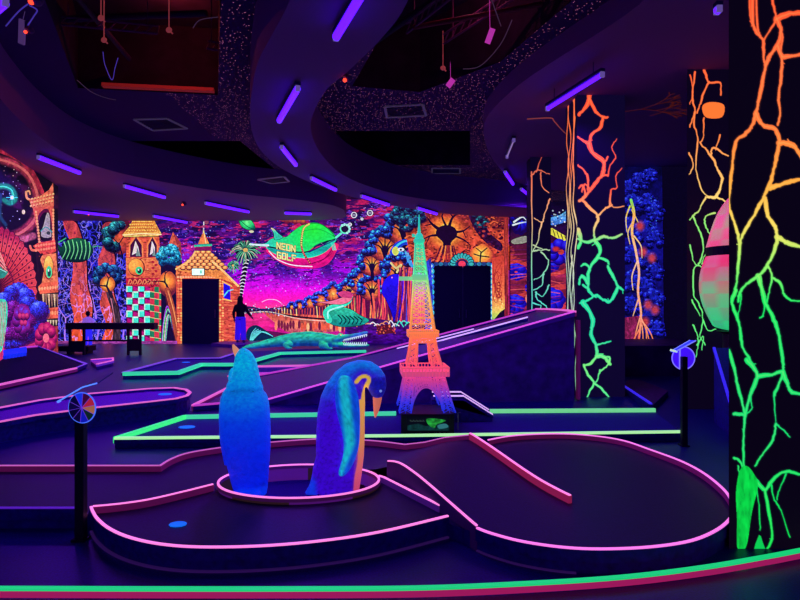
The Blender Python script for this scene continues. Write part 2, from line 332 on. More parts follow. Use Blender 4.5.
    c.fill([(503.5, 195), (508.5, 195), (509, 346), (505, 346)], textured(grad([(195, (110, 25, 40)), (245, (170, 55, 50)), (320, (150, 35, 60))]), 2, 12, 9, .5, 1.3))
    # ---- left third: veined rock, trunks, castle tower, gate house
    c.fill([(50, 190), (122, 190), (130, 250), (165, 262), (178, 346), (50, 346)], (16, 14, 60))
    def vein(sx, sy, seed, w): return lambda X, Y: smooth(w, 0, np.abs(fbm(X, Y, sx, sy, seed, 3) - .5))
    RK = [(50, 218), (126, 214), (128, 346), (50, 346)]
    c.fill(RK, textured((38, 34, 175), 5, 7, 4, .4, 1.4), mask=vein(4.5, 6, 21, .12))
    c.fill(RK, (70, 70, 235), mask=vein(5, 6.5, 26, .06)); c.fill(RK, (120, 105, 240), mask=vein(6, 8, 33, .045))
    for (x, y, sd) in ((66, 344, 1), (82, 344, 2), (97, 344, 5), (124, 344, 8), (58, 320, 4), (96, 318, 7)):
        branch(c, random.Random(sd), x, y, -1.57, 26, 1.8, (150, 105, 235), 4, .75)
    def trunk(P, seed):
        c.fill(P, textured(grad([(220, (185, 60, 70)), (290, (215, 78, 80)), (345, (245, 85, 40))]), 4, 12, seed, .65, 1.25), sm=5)
        c.fill(P, (120, 20, 70), sm=5, alpha=.6, mask=vein(5, 12, seed + 8, .05)); c.fill(P, (225, 140, 225), sm=5, alpha=.85, mask=lambda X, Y: vein(6, 10, seed + 3, .05)(X, Y) * smooth(255, 310, Y))
        c.line(spline(P, 5, True)[:len(P) * 5 // 2], 1.4, (20, 4, 40))
    trunk([(63, 221), (76, 222), (83, 240), (87, 262), (88, 285), (93, 305), (91, 325), (86, 346), (69, 346), (74, 320), (70, 296), (73, 270), (71, 245)], 6)
    trunk([(103, 224), (115, 223), (112, 240), (116, 262), (114, 290), (119, 310), (120, 330), (114, 346), (101, 346), (106, 325), (100, 305), (103, 285), (98, 262), (103, 245)], 16)
    c.fill([(108, 232), (112, 224), (122, 219), (130, 224), (128, 250), (118, 254), (109, 246)], textured(radial(119, 240, 16, [(0, (240, 100, 60)), (.6, (190, 60, 60)), (1, (90, 20, 50))]), 4, 4, 3, .6, 1.25), sm=4)
    foliage(c, 118, 238, 12, 41, (60, 170, 165), (25, 80, 105), (12, 10, 40), .62, 1.55, .42, 9)
    for P in ([(122, 254), (119, 244), (113, 238)], [(119, 244), (124, 236)]): c.line(P, 1.6, dk, .8)
    # leafy crown with a glowing hollow
    c.line([(108, 284), (110, 296), (115, 310), (117, 326), (116, 342)], 5.5, textured((70, 48, 62), 1.5, 5, 9, .4, 1.4), 8, sm=5); c.line([(109, 290), (112, 304), (115, 322)], .8, (190, 110, 130), .5, sm=4)
    foliage(c, 106.5, 277, 10.5, 42, (60, 165, 195), (28, 70, 130), (12, 12, 48), .72, 2.3, .5, 12); foliage(c, 107, 274, 6, 43, (50, 130, 170), (25, 55, 110), (12, 12, 48), .9, 2.1, .6, 8)
    c.oval(107.5, 284, 7.5, 8, radial(107.5, 284, 8.5, [(0, (255, 210, 100)), (.5, (250, 150, 60)), (1, (150, 60, 40))]))
    branch(c, random.Random(3), 112, 297, -1.9, 12, 3.4, (40, 25, 50), 3)
    # striped shell drifting on the rock
    c.fill([(57, 243), (61, 247), (68, 240), (80, 238), (90, 244), (93, 252), (85, 261), (72, 262), (62, 258)], grad([(238, (25, 90, 70)), (262, (8, 30, 45))]), sm=5, edge=(10, 15, 30))
    for k in range(7): c.line([(64 + k * 4.2, 242 - (k % 3)), (66 + k * 4, 250), (62 + k * 4.4, 259)], .9, (100, 210, 130), .5, sm=5)
    c.line([(93, 247), (98, 246), (101, 248)], 1.4, (60, 130, 120), .5, sm=4); c.line([(57, 243), (61, 241), (66, 238)], 1.2, (60, 160, 110), .6, sm=4)
    # --- castle tower
    c.fill([(127, 282), (150, 282), (150, 346), (127, 346)], (20, 150, 120))
    for i in range(10):
        for j in range(5):
            x, y = 126.5 + j * 5.9, 285.5 + i * 6.3 - j * .2; p = (i + j) % 2
            if x < 149:
                c.fill([(x, y), (x + 5.9, y), (x + 5.9, y + 6.3), (x, y + 6.3)], (70, 235, 190) if p == 0 else (175, 20, 110))
                c.fill([(x, y), (x + 5.9, y), (x + 5.9, y + 1), (x + 1, y + 1), (x + 1, y + 6.3), (x, y + 6.3)], (190, 240, 200) if p == 0 else (60, 8, 60))
                if p: c.fill([(x + 1, y + 1), (x + 5.9, y + 1), (x + 5.9, y + 3)], (110, 8, 80))
        for j in range(3):
            x, y = 150 + j * 4.5, 285 + i * 6.5 + j * .7; p = (i + j) % 2
            c.fill([(x, y), (x + 4.5, y + .7), (x + 4.5, y + 7.2), (x, y + 6.5)], (205, 50, 70) if p == 0 else (30, 120, 80)); c.line([(x, y), (x + 4.5, y + .7)], .5, (200, 200, 130))
    c.fill([(126, 277), (161, 277), (162, 287), (126, 286)], textured((175, 30, 55), 2, 2, 5, .6, 1.4))
    for k in range(7): c.line([(128 + k * 4.8, 284), (130 + k * 4.8, 279.5), (132 + k * 4.8, 282), (130 + k * 4.8, 284)], .8, (250, 120, 80), sm=4)
    c.fill([(126, 257), (160, 256), (161, 278), (126, 278)], textured(grad([(256, (235, 130, 70)), (278, (215, 85, 60))], 'y'), 2, 1.6, 6, .7, 1.25))
    c.fill([(127, 233), (159, 233), (160, 258), (126, 258)], textured((215, 80, 60), 2.2, 1.4, 9, .6, 1.35))
    for k in range(60): c.oval(R.uniform(127, 160), R.uniform(233, 278), .9, .7, R.choice([(250, 150, 90), (170, 45, 50), (240, 110, 60)]), alpha=.8)
    for (xa, xb, ap) in ((130, 142, 237), (148, 157, 237)):
        xm = (xa + xb) / 2
        c.fill([(xa - 1.4, 257), (xa - 1.2, 244), (xm, ap - 2.5), (xb + 1.2, 244), (xb + 1.4, 257)], (245, 120, 70), sm=0)
        c.fill([(xa, 257), (xa + .3, 245), (xm, ap), (xb - .3, 245), (xb, 257)], (70, 10, 60))
        c.fill([(xa + 2, 255), (xm - .5, ap + 4), (xm + 2.2, 247), (xb - 2, 256), (xm, 253)], (225, 205, 190)); c.fill([(xm, 256), (xm + 1, 247), (xb - 1.5, 256)], (110, 130, 120))
    c.oval(136.5, 267.5, 8.4, 9.0, (120, 40, 40)); c.oval(136, 267, 7.6, 8.2, radial(134, 264, 11, [(0, (255, 190, 80)), (.6, (250, 150, 60)), (1, (200, 80, 50))]))
    c.oval(139, 270.5, 3.6, 4, (60, 200, 120)); c.oval(139.4, 271, 2.1, 2.4, (15, 60, 60)); c.oval(138.6, 269.8, .7, .8, (230, 255, 230))
    for k in range(5): c.oval(153 + (k % 2) * 3, 262 + k * 3, 1.6, 1.3, (170, 40, 50))
    c.fill([(134, 217), (152, 215), (156, 224), (161, 233), (158, 236), (124, 237), (123, 234), (130, 226)], textured(grad([(216, (225, 140, 60)), (230, (245, 160, 70)), (237, (250, 190, 110))]), 1.6, 1.6, 8, .65, 1.25))
    for i in range(6):
        for j in range(12):
            y = 219 + i * 3; hw = 8 + i * 1.75; x = 142 - hw + (j + (i % 2) * .5) * hw * 2 / 11.5; c.oval(x, y, 1.2, 1.2, (190, 85, 45), alpha=.8); c.oval(x - .2, y - .4, .8, .7, (255, 190, 90), alpha=.9)
    c.line([(123, 235), (142, 233.5), (161, 234.5)], 1.2, (255, 220, 150)); c.line([(124, 237.2), (160, 236.5)], .8, (70, 10, 40))
    # --- little spire, teal tree, swirls
    c.fill([(170, 244), (181, 243), (182, 262), (171, 262)], textured(grad([(168, (220, 110, 60)), (182, (130, 45, 50))], 'x'), 1.6, 3, 2, .75, 1.2)); c.fill([(168.5, 245), (173, 232), (181.5, 243.5), (177, 246)], textured((200, 90, 60), 2, 2, 4, .7, 1.25)); c.fill([(173, 232), (181.5, 243.5), (177, 245)], (150, 50, 50))
    c.fill([(161, 262), (182, 262), (184, 346), (161, 346)], (22, 12, 50))
    c.oval(168, 284, 9, 13, radial(167, 281, 12, [(0, (255, 190, 70)), (.5, (240, 120, 50)), (1, (110, 30, 50))]))
    foliage(c, 169, 257, 9, 44, (90, 230, 205), (30, 135, 150), (10, 45, 80), .8, 2.2, .5, 12); foliage(c, 169, 258, 5, 45, (70, 200, 190), (28, 120, 140), (10, 40, 80), .3, 2.2, .7, 8)
    branch(c, random.Random(7), 170, 294, -1.75, 13, 3, (30, 12, 40), 3)
    c.line([(167, 290), (172, 308), (179, 343)], 5, (165, 70, 50), 6.5, sm=5); c.line([(168, 291), (174, 312), (180, 343)], 1, (245, 140, 80), sm=5); c.line([(165, 294), (170, 318), (176, 343)], 1, (70, 20, 45), sm=5)
    for k in range(7): c.line([(162 + k * .6, 346), (163 + k * 1.1, 326 - k * 2), (167 + k * .8, 306 + k * 3), (171 + k * .3, 318 + k * 2)], .8, [(150, 70, 190), (110, 220, 140), (60, 30, 110), (200, 230, 150)][k % 4], sm=6)
    # --- gate house around the dark doorway
    c.fill([(176, 273), (224, 274), (240, 285), (238, 346), (177, 346)], textured((205, 75, 55), 2.5, 1.4, 5, .6, 1.35))
    for i in range(22):
        for k in range(3): c.line([(223.5 + k * 5 + (i % 2) * 2, 289 + i * 2.6 + k * .5), (227 + k * 5 + (i % 2) * 2, 289.3 + i * 2.6 + k * .5)], 1.4, R.choice([(235, 105, 70), (215, 80, 60), (190, 60, 55)]))
    for i in range(25):
        for x in (178.5, 181.2, 220, 222.8): c.oval(x, 278 + i * 2.7, 1.2, 1.05, R.choice([(255, 160, 90), (240, 120, 70), (220, 90, 60)]))
    c.fill([(176, 266), (224, 266), (226, 278.5), (176, 278)], textured((225, 110, 60), 1.5, 1.5, 6, .55, 1.4))
    for k in range(18): c.oval(178 + k * 2.6, 277, 1.2, 1, (255, 165, 110)); c.oval(178 + k * 2.6, 270 + (k % 2) * 2, 1.1, 1.1, (170, 60, 40))
    c.fill([(181.8, 278.6), (219.2, 278.6), (219.2, 346), (181.8, 346)], (12, 4, 40))
    roof = [(196, 250), (210, 249), (213, 258), (222, 270), (236, 283), (238, 287), (222, 277), (214, 268), (178, 269), (174, 272), (184, 262), (192, 256)]
    c.fill([(196, 250), (210, 249), (214, 258), (224, 271), (238, 285), (222, 279), (176, 270), (176, 268), (188, 260)], textured((225, 130, 60), 2, 2, 8, .7, 1.3))
    for i in range(6):
        y = 252.5 + i * 3.1; xa = 195 - i * 3.0; xb = 211 + i * 3.4
        for j in range(3 + i):
            x = xa + (j + .5) * (xb - xa) / (3 + i)
            c.oval(x, y, 3.0, 2.4, (90, 20, 50)); c.oval(x, y - .5, 2.5, 1.7, radial(x, y - 1, 3, [(0, (255, 200, 110)), (1, (215, 100, 50))]))
    c.line([(213, 262), (224, 272), (238, 286)], 2, (250, 190, 110), sm=4); c.line([(196, 250), (190, 260), (176, 269)], 1.6, (250, 180, 100), sm=4)
    c.fill([(195, 246), (211, 245.5), (212, 251), (195, 251)], (130, 20, 80)); c.fill([(194, 245), (212, 244), (212, 246), (194, 247)], (50, 170, 130)); c.fill([(198, 244), (203.5, 231), (209, 243.5)], textured((225, 120, 60), 2, 3, 3, .7, 1.25)); c.line([(203.5, 232), (203.8, 222)], .9, (200, 170, 190)); c.oval(203.6, 226.5, 2, 1.3, (150, 60, 110)); c.oval(206.5, 222, 2.3, 2.3, (130, 60, 90)); c.line([(203.6, 231), (206, 243.5)], 1, (255, 200, 120))
    c.fill([(223.5, 283), (230, 286), (230.5, 300), (223.8, 298)], (30, 15, 200)); c.line([(222.5, 299), (231.5, 301)], 1.2, (250, 170, 90)); c.line([(222.5, 281.5), (231.5, 286)], 1.4, (250, 170, 90)); c.line([(224, 296), (228, 291), (233, 289.5)], 1.3, (80, 190, 210), .8)
    # foot of the wall
    c.fill([(50, 341), (177, 341), (177, 346), (50, 346)], textured((150, 60, 140), 5, 2, 44, .5, 1.4))
    return c.crisp()

# ---------------------------------------------------------------- the wall on the left, seen at a slant
def paint_left(res=3.4):
    c = Canvas(-6, 140, 58, 366, res, (8, 5, 22))
    R = random.Random(9)
    c.everywhere((70, 15, 60), lambda X, Y: smooth(.5, .75, fbm(X, Y, 14, 12, 6)) * .8)
    c.dots(60, -5, 158, 38, 240, [(235, 235, 255), (255, 190, 160), (170, 200, 255)], 4, .4)
    # ring-shaped nebula
    ring = spline([(-6, 243), (8, 238), (22, 232), (33, 222), (38, 208), (36, 190), (28, 174), (14, 164), (-6, 158)], 8)
    c.line(ring, 8, textured((140, 40, 60), 4, 4, 3, .4, 1.5), 5, soft=3); c.line(ring, 2.2, (205, 95, 90), 1.2, soft=1.2)
    c.line([(2, 150), (22, 160), (34, 176), (42, 192)], 7, textured((150, 35, 55), 3, 6, 5, .5, 1.4), 4, sm=6)
    c.line([(-6, 230), (6, 240), (20, 240), (33, 236)], 6, textured((190, 90, 110), 3, 3, 8, .5, 1.4), 5, sm=6, soft=2)
    # green swirl with a star
    c.line([(-6, 188), (4, 186), (12, 190), (15, 199), (10, 203), (4, 200)], 4.5, (20, 130, 80), 3, sm=6, soft=2); c.line([(-6, 188), (4, 186.5), (12, 190.5), (14, 199)], 1.5, (70, 230, 130), .8, sm=6)
    c.line([(0, 195), (0, 215), (6, 225)], 3, (20, 60, 80), 1.5, sm=5, soft=1.5)
    for a in range(8): c.line([(12, 197.5), (12 + math.cos(a * .785) * (5.5 if a % 2 == 0 else 3), 197.5 + math.sin(a * .785) * (7 if a % 2 == 0 else 3.5))], .9, (60, 255, 140), .2)
    c.oval(12, 197.5, 1.6, 1.8, (210, 255, 220)); c.oval(23.5, 212, 1.5, 2.2, (240, 210, 150))
    # fan of red feathers
    cx, cy = -4, 290
    for k in range(15):
        a0 = -1.65 + k * .145; a1 = a0 + .155; r = 62 if k else 58; rx = 40
        P = [(cx, cy), (cx + math.cos(a0) * rx, cy + math.sin(a0) * r), (cx + math.cos((a0 + a1) / 2) * rx * 1.04, cy + math.sin((a0 + a1) / 2) * r * 1.04), (cx + math.cos(a1) * rx, cy + math.sin(a1) * r)]
        c.fill(P, radial(cx, cy, 58, [(0, (90, 12, 40)), (.5, (205, 55, 60)), (.8, (225, 75, 75)), (1, (160, 30, 60))]), edge=(60, 5, 40), ew=.9)
        for q in (.45, .62, .78, .9): c.oval(cx + math.cos(a0 + .078) * rx * q, cy + math.sin(a0 + .078) * r * q, 1.0, 1.3, (110, 12, 50))
    for k in range(5): c.line([(-6, 240 + k * 6), (4 + k, 262 + k * 3)], 1, (250, 140, 120))
    c.fill([(-6, 262), (4, 270), (8, 272), (3, 278), (-6, 276)], (40, 140, 110), sm=4); c.line([(-6, 266), (6, 272)], .8, (150, 240, 190))
    # pagoda tower with an eye
    c.fill([(36, 250), (57, 246), (60, 366), (40, 366)], (30, 8, 30))
    def tile(P, base, seed): c.fill(P, textured(base, 1.8, 2.2, seed, .6, 1.35))
    c.line([(26, 192), (27, 198), (31, 200)], 2, (240, 150, 90), 2, sm=5); c.line([(26, 192), (29, 191), (30, 194)], 1.5, (240, 150, 90), sm=5)
    tile([(29, 200), (40, 196), (49, 190), (53, 183), (54, 205), (53, 207), (33, 209)], (225, 105, 80), 3)
    for i in range(3):
        for j in range(8): c.oval(31 + j * 3 + i * .6, 206 - i * 3.5 - j * .7, 1.1, 1.1, (255, 165, 110)); c.oval(31.4 + j * 3 + i * .6, 207 - i * 3.5 - j * .7, .7, .5, (130, 30, 50))
    tile([(33, 208), (53.5, 206), (54.5, 243), (39, 245)], (215, 85, 70), 4)
    c.fill([(37.5, 240), (37, 219), (44, 209), (50, 213), (52.5, 240)], (90, 12, 55), sm=3); c.fill([(39, 239), (39, 221), (44, 212.5), (49, 216), (51, 239)], (18, 8, 30), sm=3)
    c.fill([(41, 236), (44, 224), (47, 213), (49.5, 216), (50, 228), (51, 237)], (160, 150, 140), sm=3); c.line([(41, 231), (46, 227), (52, 232)], 1.1, (60, 150, 130), sm=4); c.oval(48.5, 233, 2, 1.8, (50, 60, 60))
    for i in range(11): c.oval(36 + i * .35, 212 + i * 3, 1.1, 1.4, (255, 150, 100)); c.oval(53.2, 210 + i * 3, 1, 1.4, (255, 150, 100))
    tile([(33, 246), (38, 243), (55, 240), (56, 251), (50, 256), (41, 254)], (225, 70, 60), 6); c.line([(30, 246), (32, 250), (37, 250)], 2, (240, 110, 80), 2.4, sm=5)
    for i in range(2):
        for j in range(8): c.oval(36 + j * 2.6, 246 + i * 4.5 - j * .4, 1.1, 1.3, (255, 130, 90))
    tile([(39, 256), (56, 253), (58, 282), (41, 288), (44, 270)], (235, 120, 70), 7)
    c.oval(48.5, 267.5, 5, 12, (130, 40, 40)); c.oval(48.5, 267, 4.4, 11.2, radial(47, 260, 13, [(0, (255, 215, 90)), (.6, (250, 160, 60)), (1, (190, 80, 50))])); c.oval(49, 272, 3, 6, (60, 220, 130)); c.oval(49.2, 273, 1.7, 3.6, (10, 70, 60)); c.oval(48.6, 270.5, .6, 1.2, (230, 255, 230))
    c.line([(42, 254), (39, 262), (41, 280), (38, 290)], 2, (20, 5, 25), sm=5)
    tile([(38, 287), (42, 283), (59, 281), (59, 292), (40, 294)], (230, 95, 60), 9)
    for j in range(8): c.oval(39.5 + j * 2.7, 289 - j * .3, 1.1, 1.8, (255, 160, 100))
    for j in range(6): c.fill([(42 + j * 2.8, 294), (44.3 + j * 2.8, 294), (43.8 + j * 2.8, 309)], (210, 170, 120) if j % 2 == 0 else (140, 100, 80))
    tile([(42, 309), (59, 307), (59, 318), (43, 319)], (225, 90, 60), 11)
    for j in range(6): c.oval(44 + j * 2.8, 313, 1.1, 2, (255, 150, 90)); c.fill([(44 + j * 2.8, 320), (46 + j * 2.8, 320), (45 + j * 2.8, 326)], (200, 180, 130))
    tile([(43, 327), (60, 326), (60, 366), (46, 366)], (150, 50, 45), 12)
    # blue and magenta flower clouds
    for (x, y, rx, ry) in ((14, 330, 30, 34), (10, 345, 34, 25)): c.oval(x, y, rx, ry, textured(grad([(295, (40, 16, 120)), (325, (110, 14, 110)), (350, (220, 50, 100))]), 6, 7, 5, .7, 1.2))
    foliage(c, 14, 318, 25, 31, (90, 120, 255), (40, 45, 185), (40, 6, 70), .8, 2.55, .34, 20); foliage(c, 16, 322, 14, 32, (120, 50, 170), (110, 18, 110), (40, 4, 60), .0, 2.0, .45, 12)
    for k in range(8):
        a = k * .785; x = 22 + math.cos(a) * 5.5; y = 320 + math.sin(a) * 9; c.oval(x, y, 4.4, 7, radial(x, y - 2, 8, [(0, (110, 70, 220)), (.5, (130, 20, 120)), (1, (40, 5, 60))]))
    for k in range(5): x = 20 + k * 1.7; y = 316 + (k % 2) * 7; c.oval(x, y, 2, 3.2, radial(x, y - 1, 3.6, [(0, (240, 70, 120)), (1, (110, 10, 70))]))
    for k in range(9):
        a = k * .7; x = 46 + math.cos(a) * 7; y = 338 + math.sin(a) * 10; c.oval(x, y, 4.5, 6.5, radial(x - .6, y - 2, 7.5, [(0, (240, 70, 110)), (.5, (170, 20, 90)), (1, (60, 4, 50))]))
    c.oval(46, 338, 3, 4.5, (255, 110, 120))
    c.fill([(-6, 350), (-6, 305), (2, 299), (7, 303), (7, 320), (2, 350)], textured((70, 220, 160), 1.5, 5, 3, .6, 1.2), sm=3)
    for k in range(8): c.line([(-5 + k * 1.5, 302), (-6 + k * 1.5, 346)], .5, (190, 60, 110))
    return c.crisp(.8)

# ---------------------------------------------------------------- darker mural past the pillars
def paint_right(res=2.2):
    c = Canvas(506, 150, 716, 356, res, (12, 4, 36))
    R = random.Random(12)
    c.fill([(506, 150), (566, 150), (566, 356), (506, 356)], textured(grad([(195, (10, 4, 40)), (230, (35, 8, 60)), (252, (110, 25, 60)), (280, (150, 35, 75)), (315, (130, 25, 60))]), 16, 6, 3, .5, 1.35))
    c.everywhere((225, 70, 60), lambda X, Y: smooth(.56, .66, fbm(X, Y + X * .2, 18, 5, 9)) * smooth(236, 250, Y) * smooth(575, 560, X) * .7)
    for (x, y, rx, ry) in ((516, 272, 11, 8), (514, 304, 12, 9), (545, 262, 16, 11), (548, 300, 17, 12), (533, 288, 8, 6), (520, 322, 20, 8), (556, 330, 14, 10), (520, 220, 10, 14)):
        for k in range(9):
            a = k * .7; xx = x + math.cos(a) * rx * .6; yy = y + math.sin(a) * ry * .6
            c.oval(xx, yy, rx * .45, ry * .5, radial(xx - rx * .1, yy - ry * .25, rx * .7, [(0, (50, 60, 255)), (.5, (25, 15, 190)), (1, (25, 5, 80))]))
    for k in range(14): y = 250 + k * 5; c.line([(508, y), (530, y + R.uniform(-4, 4)), (560, y + R.uniform(-5, 5))], .8, R.choice([(230, 90, 90), (160, 40, 110), (90, 20, 90)]), sm=5, alpha=.7)
    c.line([(527, 318), (529, 308), (526, 298), (530, 288), (527, 280), (532, 274)], 1.6, (255, 120, 110), .9, sm=5)
    for P in ([(514, 222), (522, 217), (526, 220)], [(513, 225), (520, 223), (526, 222)]): c.line(P, 1.8, (190, 230, 240), .5, sm=4)
    c.fill([(512, 240), (526, 236), (527, 242), (514, 244)], (160, 170, 150), sm=3, alpha=.8)
    # pale blue dotted creature on a yellow bar
    c.fill([(549, 219), (553, 217), (560, 215), (566, 211), (571, 208), (575, 212), (574, 232), (571, 229), (567, 222), (559, 224), (551, 225)], textured(grad([(208, (110, 200, 240)), (230, (50, 90, 220))]), 2, 2, 4, .6, 1.3), sm=4)
    c.fill([(567, 200), (572, 198), (573, 208), (568, 205)], (130, 210, 240), sm=3); c.dots(40, 549, 210, 573, 226, [(20, 40, 140), (220, 245, 255)], 5, .6)
    c.fill([(549, 229), (552, 228), (572, 240), (571, 244), (566, 243), (550, 234)], (215, 205, 70))
    for k in range(5): c.line([(553 + k * 4, 229.5 + k * 2.3), (555 + k * 4, 236 + k * 1.8)], .9, (60, 50, 40))
    for k in range(7): a = k * .9; c.oval(561 + math.cos(a) * 9, 252 + math.sin(a) * 8, 6, 5.5, radial(560 + math.cos(a) * 9, 250 + math.sin(a) * 8, 8, [(0, (60, 60, 255)), (.5, (30, 10, 190)), (1, (20, 4, 70))]))
    c.oval(556, 249, 5, 3.5, (190, 40, 50), soft=2)
    return c.crisp(.8)

def paint_grove(res=2.6):
    c = Canvas(597, 160, 716, 358, res, (8, 3, 30))
    R = random.Random(12)
    # deep blue grove with a burning trunk
    c.fill([(620, 160), (662, 166), (664, 352), (620, 352)], textured(grad([(165, (8, 6, 60)), (230, (15, 12, 110)), (330, (14, 10, 95)), (350, (25, 5, 60))]), 5, 6, 5, .5, 1.5))
    for k, (x, y, r) in enumerate(((630, 190, 8), (641, 182, 7), (650, 176, 6), (634, 206, 9), (648, 204, 8), (655, 214, 7), (630, 228, 8), (645, 232, 9), (655, 240, 7), (632, 256, 8), (648, 262, 8), (655, 272, 7), (631, 282, 9), (645, 288, 8), (654, 300, 8), (632, 306, 8), (648, 316, 9), (656, 330, 7), (632, 330, 7))):
        foliage(c, x, y, r, 60 + k, (50, 75, 235), (20, 20, 150), (6, 3, 45), .7, 2.3, .42, 14)
        c.fill([(x - r * .8, y), (x, y - r * 1.5), (x + r * .8, y)], textured((30, 40, 215), 1.5, 2, k, .3, 1.4), alpha=.7)
    for (x, y) in ((643, 252), (652, 258), (640, 226), (648, 305), (655, 310), (645, 322)): c.oval(x, y, 6, 7, (210, 60, 60), soft=4, alpha=.85)
    c.fill([(622, 318), (640, 316), (640, 350), (622, 350)], textured((130, 30, 80), 2, 3, 6, .5, 1.4))
    yel = grad([(195, (70, 220, 90)), (215, (245, 170, 90)), (260, (255, 170, 150)), (320, (255, 150, 120)), (346, (255, 90, 60))])
    main = [(631, 200), (634, 214), (632, 232), (636, 252), (639, 272), (638, 292), (641, 312), (640, 330), (638, 345)]
    c.line(main, 2.6, yel, 1.8, sm=6)
    for P in ([(633, 222), (628, 232), (630, 244)], [(634, 236), (641, 246), (642, 258)], [(637, 262), (632, 276), (633, 290)], [(630, 206), (626, 218), (627, 232)], [(632, 210), (638, 222)], [(638, 300), (633, 316)], [(640, 318), (636, 332), (634, 346)], [(640, 316), (646, 330), (646, 346)], [(641, 320), (650, 332), (655, 346)], [(641, 318), (643, 336), (642, 347)], [(646, 328), (650, 344)], [(639, 330), (631, 344)]): c.line(P, 1.5, yel, .6, sm=5)
    c.dots(24, 650, 196, 657, 230, [(60, 110, 255)], 8, .4)
    return c.crisp(.8)

# ---------------------------------------------------------------- glowing cracks on the pillars
def cracks(c, lines, ramp, glow=0.0, jit=.3, seed=2):
    """hand-painted glowing cracks: ragged edges, swelling and thinning, a paler core"""
    R = random.Random(seed); SH = []
    for P, w in lines:
        Q = spline(P, 6); n = len(Q); j = np.zeros((n, 2)); v = np.zeros(2)
        for i in range(n):
            v = v * .5 + np.array([R.gauss(0, jit), R.gauss(0, jit)]); j[i] = v
        j[0] = 0; j[-1] *= .5; SH.append((Q + j, w, [.72 + .5 * abs(math.sin(i * .35 + w)) + R.uniform(-.08, .08) for i in range(n)]))
    if glow:
        for Q, w, k in SH: c.line(Q, w, ramp, w * .6, soft=glow, alpha=.22)
    for Q, w, k in SH:
        n = len(Q)
        for i in range(n - 1):
            t = 1 - .45 * i / n; c.line(Q[i:i + 2], w * k[i] * t, ramp, w * k[i + 1] * t)
        for i in range(2, n - 1, 5):             # little spurs
            if w > 2.5 and R.random() < .12:
                d = np.array([R.uniform(-1, 1), R.uniform(-1, 1)]) * w * 1.3; c.line([Q[i], Q[i] + d], w * .45, ramp, .3)
    for Q, w, k in SH:
        if w > 1.6: c.line(Q, w * .35, lambda X, Y: np.clip(ramp(X, Y) * .8 + np.array([.28, .22, .12]), 0, 1), w * .12, alpha=.75)

def paint_pillar_near(res=1.8):
    c = Canvas(729, -20, 812, 575, res, (8, 3, 18))
    L = [([(752, -20), (753, 22), (757, 32), (763, 40), (764, 55), (766, 66)], 3.6), ([(756, -20), (757, 20), (759, 34)], 2.4), ([(749, -20), (750, 12), (752, 26)], 2),
         ([(772, -20), (773, 4), (776, 18), (770, 30), (764, 40)], 2.4), ([(776, 18), (781, 30), (778, 44), (770, 55), (766, 66), (761, 90), (756, 112), (752, 125), (745, 134), (736, 142), (733, 158), (731, 180), (729, 205), (733, 218), (738, 235), (739, 255), (737, 280), (735, 290)], 3.8),
         ([(776, 20), (785, 15), (798, 13), (812, 15)], 6), ([(778, 46), (782, 56), (792, 56), (812, 51)], 5), ([(782, 56), (781, 80), (779, 95), (780, 110), (778, 125)], 3), ([(778, 20), (782, 34), (781, 54)], 2),
         ([(756, 113), (762, 124), (773, 128), (777, 132), (779, 143), (776, 160), (771, 180), (764, 197), (757, 210), (748, 225), (741, 240), (739, 256)], 4.2), ([(779, 143), (790, 144), (797, 150), (806, 165)], 5.5), ([(770, 188), (785, 183), (798, 180), (812, 181)], 4.6),
         ([(765, 198), (768, 216), (774, 225), (777, 237), (773, 255), (765, 269), (758, 276), (748, 283), (740, 292), (738, 302)], 3.6), ([(777, 237), (786, 242), (798, 246), (812, 248)], 4.6),
         ([(758, 276), (762, 290), (766, 304), (774, 320), (780, 340), (783, 362), (783, 374)], 4.4), ([(768, 266), (772, 275), (770, 290), (767, 302)], 2), ([(773, 278), (780, 283), (784, 294), (792, 300), (812, 301)], 2.6), ([(765, 303), (763, 315), (760, 318)], 1.6),
         ([(736, 290), (732, 300), (735, 312), (740, 328), (742, 345), (749, 358), (758, 375)], 3.4), ([(738, 300), (741, 294), (740, 306), (738, 316)], 1.4), ([(729, 350), (733, 365), (738, 385), (743, 405), (745, 419), (743, 445), (744, 465), (745, 478)], 3), ([(747, 360), (757, 375), (751, 393), (745, 416)], 4.4),
         ([(758, 376), (770, 375), (783, 372), (777, 388), (774, 396)], 3.8), ([(783, 372), (788, 386), (794, 393), (812, 396)], 4), ([(734, 414), (745, 415)], 3.4), ([(750, 396), (752, 408), (746, 414)], 1.4),
         ([(776, 424), (773, 440), (762, 455), (755, 466)], 2.4), ([(776, 424), (783, 430), (790, 437)], 1.6), ([(774, 396), (776, 424)], 1.2),
         ([(734, 458), (738, 460), (743, 468), (740, 474), (738, 466)], 2.2), ([(754, 478), (765, 490), (771, 481), (785, 472), (798, 474), (812, 478)], 3.6), ([(765, 490), (769, 515), (772, 538), (765, 552)], 3), ([(771, 484), (775, 500), (781, 510), (790, 537)], 1.6), ([(755, 482), (759, 505), (760, 530)], 1.4), ([(786, 474), (779, 490), (777, 500)], 1.4)]
    ramp = grad([(0, (255, 85, 45)), (60, (255, 105, 55)), (130, (255, 120, 55)), (180, (255, 165, 60)), (225, (245, 215, 90)), (262, (150, 240, 100)), (300, (30, 235, 95)), (420, (25, 220, 110)), (560, (10, 225, 75))])
    cracks(c, L, ramp, 1.8, .26)
    c.fill([(740, 470), (747, 466), (754, 474), (758, 486), (752, 512), (747, 544), (742, 550), (737, 546), (737, 520), (736, 492)], textured((10, 215, 70), 2.5, 9, 4, .7, 1.15), sm=4)
    c.fill([(759, 535), (765, 548), (776, 560), (752, 566)], (10, 200, 80), sm=3)
    return c

